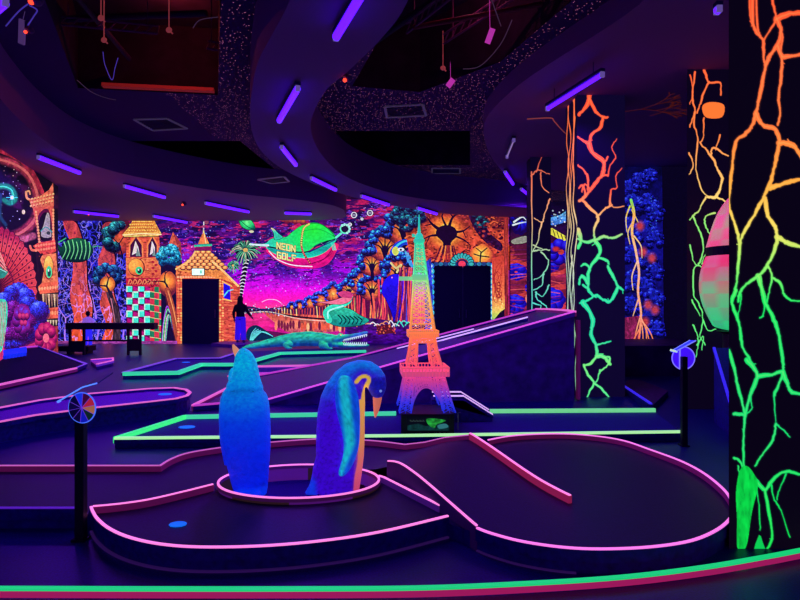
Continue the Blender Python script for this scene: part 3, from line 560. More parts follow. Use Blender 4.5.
def paint_pillar_mid(res=3):
    c = Canvas(577, 80, 625, 402, res, (12, 5, 40))
    L = [([(589, 92), (589, 100), (586, 107), (579, 115)], 4.4), ([(589, 98), (596, 111), (603, 117), (608, 117)], 3), ([(603, 117), (600, 128), (592, 134), (589, 143), (584, 141), (578, 137)], 3), ([(589, 143), (593, 153), (602, 160), (604, 170), (600, 178), (592, 187), (585, 197), (579, 201)], 4.2), ([(604, 163), (608, 157)], 2.4), ([(602, 176), (608, 175)], 2.4), ([(586, 196), (583, 186), (579, 188)], 2.4), ([(588, 190), (588, 178), (583, 170), (578, 165)], 2.2), ([(590, 189), (585, 184), (582, 192)], 1.8),
         ([(582, 200), (590, 208), (598, 217), (594, 230), (595, 240)], 2.8), ([(597, 217), (606, 208), (612, 205)], 2), ([(595, 240), (587, 242), (578, 239)], 3), ([(595, 240), (604, 237), (612, 238), (622, 234)], 2.8), ([(578, 230), (581, 240), (578, 248)], 4), ([(595, 240), (600, 250), (597, 258), (590, 268), (588, 280), (589, 291), (596, 297)], 3.4), ([(597, 258), (606, 260), (609, 264)], 2.6), ([(608, 266), (613, 276), (618, 286), (623, 290)], 3), ([(618, 287), (614, 296), (609, 302), (602, 299), (596, 296), (588, 300), (580, 303)], 3), ([(590, 268), (585, 264), (581, 266)], 2.4), ([(588, 284), (582, 276), (579, 284)], 3.2), ([(589, 290), (583, 285)], 2.6),
         ([(583, 302), (590, 312), (593, 324), (591, 335), (596, 345), (597, 356)], 4.2), ([(597, 345), (604, 343), (611, 341)], 1.8), ([(597, 356), (604, 357), (610, 364)], 4), ([(597, 356), (590, 364), (584, 365)], 2.6), ([(604, 358), (610, 358), (607, 366), (600, 371)], 2), ([(584, 365), (588, 375), (594, 383), (590, 391), (587, 399)], 2.2), ([(594, 383), (603, 390), (610, 398)], 2.2), ([(600, 370), (598, 378), (595, 383)], 1.4),
         ([(608, 176), (610, 165), (616, 157), (612, 147), (617, 139)], 1.2), ([(610, 206), (611, 190), (617, 188), (616, 176), (622, 168)], 1.2), ([(611, 190), (612, 206), (624, 206)], 1.2)]
    ramp = grad([(90, (255, 85, 50)), (190, (255, 88, 55)), (205, (255, 150, 80)), (228, (225, 200, 110)), (245, (60, 235, 120)), (300, (30, 220, 150)), (340, (30, 215, 150)), (362, (110, 235, 120)), (400, (70, 235, 140))])
    cracks(c, L, ramp, 1, .24)
    return c

def paint_pillar_far(res=3.2):
    c = Canvas(530, 140, 551, 330, res, (10, 4, 34))
    L = [([(536, 172), (541, 160), (547, 150)], 1), ([(531, 176), (536, 171), (543, 171), (550, 174)], 1.1), ([(541, 172), (541, 185), (549, 193)], 1.1), ([(550, 199), (545, 212), (542, 222), (534, 218)], 1.2), ([(542, 222), (538, 240), (532, 252)], 1.2), ([(534, 251), (542, 250), (550, 250)], 1.2), ([(533, 245), (544, 250)], 1), ([(541, 252), (549, 262), (543, 275), (534, 280)], 1.2), ([(544, 274), (541, 286), (533, 290)], 1.2), ([(549, 285), (543, 296), (535, 292)], 1.1), ([(536, 292), (538, 301), (546, 306), (550, 313)], 1.3), ([(533, 303), (541, 306), (540, 316)], 1.2), ([(531.5, 172), (531.5, 240), (532, 320)], 1.2)]
    ramp = grad([(150, (200, 70, 60)), (185, (250, 130, 90)), (225, (250, 190, 130)), (260, (150, 225, 170)), (300, (90, 220, 190))])
    cracks(c, L, ramp, 0, .3); return c

def paint_pillar_side(res=3):
    """narrow flank of the middle pillar, in centimetres: 0..70 across, 0..535 up to down"""
    c = Canvas(0, 0, 70, 535, .8, (9, 3, 30))
    R = random.Random(5)
    ramp = grad([(0, (255, 90, 50)), (150, (255, 120, 60)), (230, (235, 200, 130)), (330, (190, 220, 170)), (500, (120, 190, 160))])
    L = []
    for x0 in (14, 30, 44, 62):
        x = x0; P = []
        for k in range(14): P.append((x0 + R.uniform(-13, 13), 20 + k * 39))
        L.append((P, R.uniform(4, 8)))
    L += [([(14, 70), (30, 120), (44, 160)], 5), ([(30, 300), (44, 350), (30, 400)], 6), ([(62, 200), (44, 250)], 5)]
    cracks(c, L, ramp); return c

def paint_pillar_right(res=3):
    c = Canvas(687, 55, 770, 420, res, (9, 3, 24))
    L = [([(701, 60), (705, 72), (709, 82), (720, 83), (721, 95)], 2.4), ([(695, 72), (692, 95), (695, 110), (694, 125), (698, 140), (696, 165), (701, 188), (708, 197)], 1.8), ([(708, 197), (716, 196), (722, 180), (718, 170), (711, 156), (700, 142)], 2.8), ([(711, 156), (714, 148), (728, 156), (740, 154)], 2), ([(690, 75), (693, 92), (690, 104)], 1.2), ([(709, 82), (703, 94), (700, 105), (697, 113)], 2), ([(704, 118), (703, 138), (700, 142)], 1.4), ([(720, 135), (716, 150)], 1.4), ([(689, 153), (693, 165), (689, 174)], 1.4), ([(695, 112), (690, 127)], 2), ([(716, 197), (730, 205), (740, 220)], 2),
         ([(706, 197), (699, 210), (693, 216), (690, 220)], 1.5), ([(693, 216), (698, 228), (703, 245), (700, 262), (694, 270), (694, 295), (700, 305), (703, 320), (700, 335), (705, 345)], 1.6), ([(715, 213), (705, 218), (707, 230), (714, 240), (712, 250), (705, 255), (702, 264)], 1.5), ([(690, 245), (694, 262), (702, 267)], 1.3), ([(692, 300), (700, 316)], 1.3), ([(693, 325), (697, 335), (698, 346), (696, 357)], 1.3), ([(703, 320), (708, 330), (716, 329)], 1.2), ([(697, 345), (703, 336), (702, 350)], 1.2)]
    ramp = grad([(60, (255, 90, 50)), (130, (255, 125, 60)), (165, (255, 175, 90)), (200, (240, 210, 110)), (222, (130, 235, 110)), (360, (90, 235, 120))])
    cracks(c, L, ramp)
    c.fill([(703, 105), (712, 102), (724, 105), (722, 117), (708, 118), (703, 113)], (255, 120, 50), sm=4)
    return c
import bpy, bmesh
from mathutils import Vector, Matrix, geometry
PI = math.pi
C = bpy.context.scene.collection
EYE = 1.6; F = 600.0                      # eye height (m), focal length in pixels of an 800 x 600 frame

def gz(px, py, z=0.0):                    # the point of the horizontal plane at height z seen at a pixel
    Y = F * (z - EYE) / (300 - py)
    return Vector(((px - 400) / F * Y, Y, z))
def gy(px, py, Y):                        # the point of the upright plane at distance Y
    return Vector(((px - 400) / F * Y, Y, EYE + (300 - py) / F * Y))
def lin(c): return tuple(((v / 255) / 12.92 if v / 255 <= .04045 else ((v / 255 + .055) / 1.055) ** 2.4) for v in c)

# ---------------------------------------------------------------- materials
MATS = {}
def mat(name, col, rough=.6, glow=0.0, spec=.3, noise=None, bump=0, metal=0, gcol=None):
    """plain or mottled surface; 'glow' is the visible light that UV-reactive paint gives off under the black lights"""
    if name in MATS: return MATS[name]
    m = bpy.data.materials.new(name); m.use_nodes = True; nt = m.node_tree; b = nt.nodes['Principled BSDF']
    b.inputs['Roughness'].default_value = rough; b.inputs['Specular IOR Level'].default_value = spec; b.inputs['Metallic'].default_value = metal
    L = lin(col); b.inputs['Base Color'].default_value = (*L, 1)
    if glow:
        b.inputs['Emission Color'].default_value = (*lin(gcol or col), 1); b.inputs['Emission Strength'].default_value = glow
    if noise or bump:
        tc = nt.nodes.new('ShaderNodeTexCoord'); n = nt.nodes.new('ShaderNodeTexNoise'); n.inputs['Scale'].default_value = noise or 40; n.inputs['Detail'].default_value = 5
        nt.links.new(tc.outputs['Object'], n.inputs['Vector'])
        if noise:
            r = nt.nodes.new('ShaderNodeValToRGB'); r.color_ramp.elements[0].position = .3; r.color_ramp.elements[1].position = .7
            r.color_ramp.elements[0].color = (*[v * .6 for v in L], 1); r.color_ramp.elements[1].color = (*[min(1, v * 1.35) for v in L], 1)
            nt.links.new(n.outputs['Fac'], r.inputs['Fac']); nt.links.new(r.outputs['Color'], b.inputs['Base Color'])
        if bump:
            bp = nt.nodes.new('ShaderNodeBump'); bp.inputs['Strength'].default_value = bump; bp.inputs['Distance'].default_value = .01
            nt.links.new(n.outputs['Fac'], bp.inputs['Height']); nt.links.new(bp.outputs['Normal'], b.inputs['Normal'])
    MATS[name] = m; return m

def paint_mat(name, glow=.8, rough=.7, bump=0, bscale=60, spec=.2, tint=1.0):
    """UV-reactive paint: the colours of the painting, reflecting and fluorescing"""
    if name in MATS: return MATS[name]
    m = bpy.data.materials.new(name); m.use_nodes = True; nt = m.node_tree; b = nt.nodes['Principled BSDF']
    a = nt.nodes.new('ShaderNodeAttribute'); a.attribute_name = 'Paint'
    nt.links.new(a.outputs['Color'], b.inputs['Base Color']); nt.links.new(a.outputs['Color'], b.inputs['Emission Color'])
    b.inputs['Emission Strength'].default_value = glow; b.inputs['Roughness'].default_value = rough; b.inputs['Specular IOR Level'].default_value = spec
    if bump:
        tc = nt.nodes.new('ShaderNodeTexCoord'); n = nt.nodes.new('ShaderNodeTexNoise'); n.inputs['Scale'].default_value = bscale; n.inputs['Detail'].default_value = 3
        bp = nt.nodes.new('ShaderNodeBump'); bp.inputs['Strength'].default_value = bump; bp.inputs['Distance'].default_value = .02
        nt.links.new(tc.outputs['Object'], n.inputs['Vector']); nt.links.new(n.outputs['Fac'], bp.inputs['Height']); nt.links.new(bp.outputs['Normal'], b.inputs['Normal'])
    MATS[name] = m; return m

def speck_mat(name, col, dot, scale, size, glow):
    """dark surface strewn with tiny fluorescent specks"""
    if name in MATS: return MATS[name]
    m = mat(name, col, .85, spec=.1); nt = m.node_tree; b = nt.nodes['Principled BSDF']
    tc = nt.nodes.new('ShaderNodeTexCoord'); v = nt.nodes.new('ShaderNodeTexVoronoi'); v.inputs['Scale'].default_value = scale
    lt = nt.nodes.new('ShaderNodeMath'); lt.operation = 'LESS_THAN'; lt.inputs[1].default_value = size
    n = nt.nodes.new('ShaderNodeSeparateXYZ')      # only the right-hand bays are strewn with specks
    g = nt.nodes.new('ShaderNodeMath'); g.operation = 'GREATER_THAN'; g.inputs[1].default_value = -4.2
    mu = nt.nodes.new('ShaderNodeMath'); mu.operation = 'MULTIPLY'; st = nt.nodes.new('ShaderNodeMath'); st.operation = 'MULTIPLY'; st.inputs[1].default_value = glow
    mx = nt.nodes.new('ShaderNodeMix'); mx.data_type = 'RGBA'; mx.inputs['A'].default_value = (*lin(col), 1); mx.inputs['B'].default_value = (*lin(dot), 1)
    nt.links.new(tc.outputs['Object'], v.inputs['Vector']); nt.links.new(tc.outputs['Object'], n.inputs[0])
    nt.links.new(v.outputs['Distance'], lt.inputs[0]); nt.links.new(n.outputs[0], g.inputs[0])
    nt.links.new(lt.outputs[0], mu.inputs[0]); nt.links.new(g.outputs[0], mu.inputs[1]); nt.links.new(mu.outputs[0], st.inputs[0])
    nt.links.new(mu.outputs[0], mx.inputs['Factor']); nt.links.new(mx.outputs['Result'], b.inputs['Base Color'])
    b.inputs['Emission Color'].default_value = (*lin(dot), 1); nt.links.new(st.outputs[0], b.inputs['Emission Strength'])
    return m

BLACK = lambda: mat('matt_black', (40, 20, 80), .6)
PINK = lambda: mat('pink_neon_tape', (255, 132, 214), .5, 1.0)
HOT = lambda: mat('hot_pink_paint', (170, 40, 130), .6, .13)
GREEN = lambda: mat('green_neon_tape', (60, 235, 125), .5, .9)
LIME = lambda: mat('lime_neon_tape', (150, 250, 150), .5, .9)
CARPET = lambda: mat('dark_carpet', (52, 20, 150), .7, noise=90, bump=.25, spec=.25)

# ---------------------------------------------------------------- mesh helpers
class MB:
    """collects shapes; build() links them as ONE mesh object"""
    def __init__(s): s.v = []; s.f = []; s.mi = []
    def add(s, V, Fc, mi=0):
        n = len(s.v); s.v += [Vector(v) for v in V]; s.f += [tuple(i + n for i in f) for f in Fc]; s.mi += [mi] * len(Fc)
    def box(s, lo, hi, mi=0, M=None):
        V = [Vector((x, y, z)) for x in (lo[0], hi[0]) for y in (lo[1], hi[1]) for z in (lo[2], hi[2])]
        if M is not None: V = [M @ v for v in V]
        s.add(V, [(0, 1, 3, 2), (4, 6, 7, 5), (0, 4, 5, 1), (2, 3, 7, 6), (0, 2, 6, 4), (1, 5, 7, 3)], mi)
    def bar(s, a, b, w, h=None, mi=0, up=(0, 0, 1)):
        a, b = Vector(a), Vector(b); h = h or w; t = (b - a).normalized(); u = Vector(up)
        if abs(t.dot(u)) > .98: u = Vector((0, 1, 0))
        r = t.cross(u).normalized() * w / 2; u = r.cross(t).normalized() * h / 2
        V = [p + x * r + y * u for p in (a, b) for x, y in ((-1, -1), (1, -1), (1, 1), (-1, 1))]
        s.add(V, [(3, 2, 1, 0), (4, 5, 6, 7)] + [(i, (i + 1) % 4, (i + 1) % 4 + 4, i + 4) for i in range(4)], mi)
    def tube(s, P, R, n=8, mi=0, cap=True):
        P = [Vector(p) for p in P]; R = R if isinstance(R, (list, tuple)) else [R] * len(P); rings = []; u = None
        for i, p in enumerate(P):
            t = (P[min(i + 1, len(P) - 1)] - P[max(i - 1, 0)]).normalized()
            if u is None: u = t.orthogonal().normalized()
            u = (u - t * u.dot(t)).normalized(); w = t.cross(u)
            rings.append([p + (u * math.cos(2 * PI * k / n) + w * math.sin(2 * PI * k / n)) * R[i] for k in range(n)])
        V = sum(rings, []); Fc = [(i * n + k, i * n + (k + 1) % n, (i + 1) * n + (k + 1) % n, (i + 1) * n + k) for i in range(len(P) - 1) for k in range(n)]
        if cap: Fc += [tuple(range(n))[::-1], tuple((len(P) - 1) * n + k for k in range(n))]
        s.add(V, Fc, mi)
    def loft(s, rings, mi=0):
        n = len(rings[0]); V = sum([list(r) for r in rings], [])
        Fc = [(i * n + k, i * n + (k + 1) % n, (i + 1) * n + (k + 1) % n, (i + 1) * n + k) for i in range(len(rings) - 1) for k in range(n)]
        Fc += [tuple(range(n))[::-1], tuple((len(rings) - 1) * n + k for k in range(n))]; s.add(V, Fc, mi)
    def prism(s, poly, z0, z1, mi=0, mtop=None):
        """upright prism over a plan polygon; z0/z1 numbers or per-vertex lists"""
        n = len(poly); A = z0 if isinstance(z0, (list, tuple)) else [z0] * n; B = z1 if isinstance(z1, (list, tuple)) else [z1] * n
        V = [(p[0], p[1], A[i]) for i, p in enumerate(poly)] + [(p[0], p[1], B[i]) for i, p in enumerate(poly)]
        tri = geometry.tessellate_polygon([[Vector((p[0], p[1], 0)) for p in poly]])
        s.add(V, [(i, (i + 1) % n, (i + 1) % n + n, i + n) for i in range(n)] + [tuple(t[::-1]) for t in tri], mi)
        k = len(s.v) - 2 * n; s.f += [tuple(i + n + k for i in t) for t in tri]; s.mi += [mi if mtop is None else mtop] * len(tri)
    def ball(s, c, r, n=12, m=8, mi=0, sc=(1, 1, 1)):
        c = Vector(c); V = []
        for i in range(1, m):
            a = PI * i / m
            V += [c + Vector((math.sin(a) * math.cos(2 * PI * k / n) * r * sc[0], math.sin(a) * math.sin(2 * PI * k / n) * r * sc[1], math.cos(a) * r * sc[2])) for k in range(n)]
        V += [c + Vector((0, 0, r * sc[2])), c - Vector((0, 0, r * sc[2]))]; b = (m - 1) * n
        Fc = [(i * n + k, (i + 1) * n + k, (i + 1) * n + (k + 1) % n, i * n + (k + 1) % n) for i in range(m - 2) for k in range(n)]
        Fc += [(b, k, (k + 1) % n) for k in range(n)] + [(b + 1, (m - 2) * n + (k + 1) % n, (m - 2) * n + k) for k in range(n)]; s.add(V, Fc, mi)
    def lathe(s, prof, c=(0, 0, 0), n=24, mi=0):
        c = Vector(c); s.loft([[c + Vector((r * math.cos(2 * PI * k / n), r * math.sin(2 * PI * k / n), z)) for k in range(n)] for r, z in prof], mi)
    def build(s, name, mats, parent=None, smooth=False, bevel=0, origin=None):
        me = bpy.data.meshes.new(name)
        o0 = Vector(origin) if origin is not None else None
        base = WORLD.get(parent, Vector((0, 0, 0))) if parent is not None else (o0 or Vector((0, 0, 0)))
        me.from_pydata([v - base for v in s.v], [], s.f); me.update()
        for m in (mats if isinstance(mats, (list, tuple)) else [mats]): me.materials.append(m)
        me.polygons.foreach_set('material_index', s.mi)
        bm = bmesh.new(); bm.from_mesh(me); bmesh.ops.recalc_face_normals(bm, faces=bm.faces); bm.to_mesh(me); bm.free()
        if smooth: me.polygons.foreach_set('use_smooth', [True] * len(me.polygons))
        o = bpy.data.objects.new(name, me); C.objects.link(o)
        if parent is not None: o.parent = parent; WORLD[o] = base
        elif o0 is not None: o.location = o0; WORLD[o] = o0
        if bevel:
            b = o.modifiers.new('Bevel', 'BEVEL'); b.width = bevel; b.segments = 2; b.limit_method = 'ANGLE'
        return o
WORLD = {}
def tag(o, label=None, cat=None, group=None, kind=None):
    if label: o['label'] = label
    if cat: o['category'] = cat
    if group: o['group'] = group
    if kind: o['kind'] = kind
    return o
def thing(name, loc, label, cat, group=None, kind=None):
    o = bpy.data.objects.new(name, None); o.empty_display_size = .1; C.objects.link(o); o.location = loc; WORLD[o] = Vector(loc)
    return tag(o, label, cat, group, kind)
def struct(name, mb, mats, label=None, **k):
    return tag(mb.build(name, mats, **k), label, None, None, 'structure')

def painted(name, canvas, fn, m, parent=None, hole=None):
    """the painting as a fine grid lying on its wall, every vertex holding its colour"""
    H, W = canvas.H, canvas.W
    co = fn(canvas.X, canvas.Y).reshape(-1, 3)
    idx = np.arange(H * W).reshape(H, W)
    q = np.stack([idx[:-1, :-1], idx[1:, :-1], idx[1:, 1:], idx[:-1, 1:]], -1).reshape(-1, 4)
    me = bpy.data.meshes.new(name); nf = len(q)
    me.vertices.add(len(co)); me.vertices.foreach_set('co', co.astype(np.float32).ravel())
    me.loops.add(nf * 4); me.loops.foreach_set('vertex_index', q.astype(np.int32).ravel())
    me.polygons.add(nf); me.polygons.foreach_set('loop_start', np.arange(0, nf * 4, 4, dtype=np.int32))
    me.update(calc_edges=True)
    set_paint(me, canvas.A.reshape(-1, 3))
    me.materials.append(m)
    o = bpy.data.objects.new(name, me); C.objects.link(o)
    if parent is not None: o.parent = parent
    return o
def set_paint(me, srgb):
    s = np.clip(np.asarray(srgb), 0, 1); l = np.where(s <= .04045, s / 12.92, ((s + .055) / 1.055) ** 2.4)
    a = me.color_attributes.new('Paint', 'FLOAT_COLOR', 'POINT')
    a.data.foreach_set('color', np.concatenate([l, np.ones((len(l), 1))], 1).astype(np.float32).ravel())
def upright(Y):                            # mapping of a painting laid out in frame pixels onto the upright plane at distance Y
    return lambda X, Yp: np.stack([(X - 400) / F * Y, np.full(X.shape, Y), EYE + (300 - Yp) / F * Y], -1)
def color_verts(o, fn):
    me = o.data; n = len(me.vertices); co = np.empty(n * 3); me.vertices.foreach_get('co', co); co = co.reshape(-1, 3)
    no = np.empty(n * 3); me.vertices.foreach_get('normal', no)
    set_paint(me, fn(co, no.reshape(-1, 3)))
def remesh(o, voxel, smooth=4, mats=None):
    """fuse the shapes of one body into one continuous skin"""
    m = o.modifiers.new('R', 'REMESH'); m.mode = 'VOXEL'; m.voxel_size = voxel
    s = o.modifiers.new('S', 'SMOOTH'); s.factor = .5; s.iterations = smooth
    dg = bpy.context.evaluated_depsgraph_get(); me = bpy.data.meshes.new_from_object(o.evaluated_get(dg)); o.modifiers.clear()
    old = o.data; o.data = me; me.name = old.name; bpy.data.meshes.remove(old)
    me.polygons.foreach_set('use_smooth', [True] * len(me.polygons))
    if mats: me.materials.clear(); me.materials.append(mats)
    return o

# ================================================================ THE ROOM
WB = 22.0                                   # distance of the painted back wall
mb = MB(); mb.box((-16, -3, -.2), (12, 24, 0)); floor = struct('floor', mb, mat('floor_carpet', (18, 3, 125), .42, noise=70, bump=.12, spec=.42), 'dark purple carpeted floor of the black-lit hall')
MUR = paint_mat('uv_mural_paint', .92)
mb = MB(); mb.box((-14.5, WB + .01, 0), (4.05, WB + .25, 6.6)); wb = struct('wall_back', mb, mat('wall_black', (30, 20, 50), .8), 'back wall painted with a glowing fantasy mural of castle, airship and trees')
painted('mural', paint_back(), upright(WB), MUR, wb)
WR = 22.6
mb = MB(); mb.box((4.05, WR + .01, 0), (12, WR + .25, 6.6)); wr = struct('wall_far', mb, MATS['wall_black'], 'darker far wall painted with blue clouds and a pale blue creature')
painted('mural', paint_right(), upright(WR), MUR, wr)
WG = 15.2; mb = MB(); mb.box((4.95, WG + .01, 0), (11, WG + .2, 4.97)); wg = struct('wall_bay', mb, MATS['wall_black'], 'dark side wall painted with a deep blue grove and a burning tree')
painted('mural', paint_grove(), upright(WG), MUR, wg)
# slanted wall on the left
LA, LB = Vector((-.57167 * 15.2, 15.2)), Vector((-400 / 600 * 11.5, 11.5)); LD = (LB - LA).normalized(); LN = Vector((-LD.y, LD.x))
if LN.dot(Vector((1, 0))) > 0: LN = -LN     # LN points away from the hall
def left_map(X, Yp):
    k = (X - 400) / F                       # X = k*Y on the wall line through LA, LB
    t = (k * LA.y - LA.x) / (LD.x - k * LD.y)
    Y = LA.y + t * LD.y
    return np.stack([LA.x + t * LD.x, Y, EYE + (300 - Yp) / F * Y], -1)
cl = paint_left()
a = LA - LD * .05; b = LA + LD * 9
mb = MB(); mb.prism([(a + LN * .01)[:], (b + LN * .01)[:], (b + LN * .3)[:], (a + LN * .3)[:]], 0, 4.52); wl = struct('wall_left', mb, MATS['wall_black'], 'slanted left wall painted with a pagoda tower, red fan and night sky')
painted('mural', cl, left_map, paint_mat('uv_mural_paint_left', .85), wl)
mb = MB(); mb.box((-14.7, 10, 0), (-14.5, 22, 6.6)); struct('wall_left_far', mb, MATS['wall_black'])
mb = MB(); mb.box((11, 4, 0), (11.2, 24, 6.6)); struct('wall_right', mb, MATS['wall_black'])

# doors in the back wall
def door(n, x0, x1, ytop, leaves, label):
    lo = gy(x0, 344, WB - .02); hi = gy(x1, ytop, WB - .02); lo.z = 0
    d = thing(f'door_{n}', ((lo.x + hi.x) / 2, WB - .02, 0), label, None, None, 'structure')
    w = (hi.x - lo.x) / leaves
    for i in range(leaves):
        m = MB(); m.box((lo.x + i * w + .01, WB - .06, .01), (lo.x + (i + 1) * w - .01, WB - .012, hi.z)); o = m.build('door_leaf', mat('door_black', (26, 10, 70), .45), d, bevel=.006)
        hx = lo.x + (i + 1) * w - .12 if (i == 0) else lo.x + i * w + .12
        m = MB(); m.bar((hx, WB - .1, .95), (hx, WB - .1, 1.25), .03); m.bar((hx, WB - .1, 1.0), (hx, WB - .05, 1.0), .02); m.bar((hx, WB - .1, 1.2), (hx, WB - .05, 1.2), .02); m.build('door_handle', mat('steel', (120, 110, 150), .3, metal=.8), o)
    return d
door(1, 182, 219, 279, 1, 'dark doorway inside the painted orange gate house')
door(2, 434.5, 491, 266, 2, 'dark double door in a teal scalloped painted frame')

# pillars with painted glowing cracks
CR = paint_mat('uv_crack_paint', .95)
def pillar(plan, label):
    m = MB(); m.prism(plan, 0, 6.4); return tag(m.build('pillar', mat('pillar_dark', (30, 12, 62), .7)), label, None, None, 'structure')
ND = 3.86
nx = (729.5 - 400) / F * ND
p = pillar([(nx, ND + .008), (nx + .15, ND + .24), (nx + .60, ND + .95), (nx + 1.2, ND + .95), (nx + 1.3, ND + .25), (nx + 1.15, ND + .008)], 'nearest wide black pillar with orange to green glowing painted cracks')
painted('crack_painting', paint_pillar_near(), upright(ND), CR, p)
MD = 9.9; x0, x1 = (577.5 - 400) / F * MD, (624.5 - 400) / F * MD
p = pillar([(x0 + .005, MD + .01), (x1 - .005, MD + .01), (x1 - .005, MD + .71), (x0 + .005, MD + .71)], 'square pillar behind the ramp with red to green glowing cracks')
painted('crack_painting', paint_pillar_mid(), upright(MD), CR, p)
painted('crack_painting', paint_pillar_side(), lambda X, Y: np.stack([np.full(X.shape, x0), MD + X / 100, 5.35 - Y / 100], -1), CR, p)
FD = 14.2; x0, x1 = (530.5 - 400) / F * FD, (550.5 - 400) / F * FD
p = pillar([(x0 + .003, FD + .01), (x1, FD + .01), (x1, FD + .45), (x0 + .003, FD + .45)], 'slim distant pillar by the far wall with thin peach and mint cracks')
painted('crack_painting', paint_pillar_far(), upright(FD), CR, p)
RD = 8.8; x0, x1 = (687.5 - 400) / F * RD, (769 - 400) / F * RD
p = pillar([(x0, RD + .01), (x1, RD + .01), (x1 - .05, RD + .9), (x0 + .62, RD + .9)], 'dark pillar behind the pod, with thin orange and green cracks')
painted('crack_painting', paint_pillar_right(), upright(RD), CR, p)

# ceiling
ZC, ZS = 5.3, 4.5
def cdt(poly, holes=(), step=None, hf=None, lines=()):
    """triangulate a plan polygon with holes (and inner points every 'step')"""
    def inside(P, x, y):
        m = False
        for i in range(len(P)):
            (x1, y1), (x2, y2) = P[i], P[(i + 1) % len(P)]
            if (y1 > y) != (y2 > y) and x < (x2 - x1) * (y - y1) / (y2 - y1) + x1: m = not m
        return m
    pts = [Vector(p[:2]) for p in poly]; E = [(i, (i + 1) % len(poly)) for i in range(len(poly))]
    for h in holes:
        b = len(pts); pts += [Vector(p[:2]) for p in h]; E += [(b + i, b + (i + 1) % len(h)) for i in range(len(h))]
    for l in lines:
        b = len(pts); pts += [Vector((float(p[0]), float(p[1]))) for p in l]; E += [(b + i, b + i + 1) for i in range(len(l) - 1)]
    PT = [p[:2] for p in poly]; HT = [[p[:2] for p in h] for h in holes]
    if step:
        xs = [p[0] for p in PT]; ys = [p[1] for p in PT]; y = min(ys)
        while y < max(ys):
            x = min(xs)
            while x < max(xs):
                if inside(PT, x, y) and not any(inside(h, x, y) for h in HT): pts.append(Vector((x + .003 * math.sin(y * 91), y)))
                x += step
            y += step
    r = geometry.delaunay_2d_cdt(pts, E, [], 0, 1e-5)
    V, T = r[0], r[2]; out = []
    for t in T:
        cx = sum(V[i].x for i in t) / len(t); cy = sum(V[i].y for i in t) / len(t)
        if inside(PT, cx, cy) and not any(inside(h, cx, cy) for h in HT): out.append(t)
    return [Vector((v.x, v.y, hf(v.x, v.y) if hf else 0)) for v in V], out
HOLES = [[(78, 88), (218, 95), (222, -40), (30, -40)], [(352, 86), (420, 92), (500, 62), (575, -2), (600, -40), (412, -40), (392, 10), (372, 52)],
         [(335, 131), (470, 131), (470, 165), (365, 165)], [(122, 141), (240, 141), (278, 172), (200, 172)]]
hw = [[gz(x, y, ZC) for x, y in h] for h in HOLES]
V, T = cdt([(-15, 1), (11.5, 1), (11.5, 23), (-15, 23)], hw)
mb = MB(); mb.add([(v.x, v.y, ZC) for v in V], T)
mb.add([(v.x, v.y, ZC + .12) for v in V], T)
ceil = struct('ceiling', mb, speck_mat('speckled_ceiling', (86, 38, 112), (225, 120, 165), 20, .17, .4), 'dark speckled ceiling with open recesses')
mb = MB()
for h in hw:
    n = len(h); V = [(v.x, v.y, ZC) for v in h] + [(v.x, v.y, 6.5) for v in h]; mb.add(V, [(i, (i + 1) % n, (i + 1) % n + n, i + n) for i in range(n)])
mb.build('recess_side', mat('plenum_black', (46, 18, 52), .9, noise=3), ceil)
mb = MB(); mb.box((-15, 1, 6.5), (11.5, 23, 6.7)); mb.build('upper_deck', MATS['plenum_black'], ceil)
def soffit(poly, z0, label, sm=4):
    P = spline([gz(x, y, z0)[:2] for x, y in poly], sm, True) if sm else [gz(x, y, z0)[:2] for x, y in poly]
    m = MB(); m.prism([tuple(q) for q in P], z0, ZC); return tag(m.build('ceiling_soffit', mat('soffit_grey', (150, 92, 165), .8)), label, None, None, 'structure')
soffit([(330, -80), (298, -40), (290, 0), (272, 35), (258, 62), (252, 90), (250, 115), (253, 135), (262, 152), (278, 166), (300, 178), (330, 190), (360, 199), (400, 207), (450, 214), (520, 217), (548, 211), (500, 206), (440, 201), (400, 195), (365, 185), (340, 173), (322, 155), (313, 138), (311, 122), (317, 105), (328, 88), (345, 74), (362, 58), (380, 40), (402, 12), (425, -40), (440, -80)], ZS, 'curving dropped ceiling band down the middle of the hall')
soffit([(-80, 30), (-20, 75), (10, 110), (40, 137), (75, 158), (120, 173), (180, 185), (240, 194), (300, 200), (335, 206), (345, 213), (330, 219.5), (200, 220.8), (60, 220.8), (-60, 220.8), (-160, 190), (-160, 80)], ZS, 'curving dropped ceiling band along the left wall')
SOFF = soffit([(740, -80), (640, 4), (600, 32), (560, 57), (520, 84), (494, 108), (484, 125), (486, 145), (497, 165), (517, 182), (552, 190), (620, 192), (720, 185), (900, 120), (1000, -80)], 4.98, 'wide dropped ceiling over the pillars on the right', 3)
# pale square air grilles
def vent(P, z, label):
    q = [gz(x, y, z) for x, y in P]; c = sum(q, Vector()) / 4; v = thing('ceiling_vent', (c.x, c.y, z), label, 'ceiling vent', 'air vents in the ceiling')
    m = MB()
    for i in range(4): m.bar(q[i] + Vector((0, 0, -.012)), q[(i + 1) % 4] + Vector((0, 0, -.012)), .05, .022)
    m.build('frame', mat('vent_frame', (150, 130, 170), .5, .05), v)
    m = MB(); d = 9
    for k in range(1, d):
        t = k / d; m.bar(q[0].lerp(q[3], t) + Vector((0, 0, -.01)), q[1].lerp(q[2], t) + Vector((0, 0, -.01)), .012, .014)
    m.build('grille', mat('vent_slat', (95, 80, 120), .6), v)
vent([(134, 119), (167, 118), (187, 128), (153, 130)], ZC, 'square air vent beside the large left ceiling recess')
vent([(258, 179), (284, 176), (289, 181), (272, 183)], ZS, 'small pale vent near the far end of the middle ceiling band')
vent([(385, 106), (423, 104), (426, 115), (387, 117)], ZC, 'striped air vent behind the open middle ceiling recess')
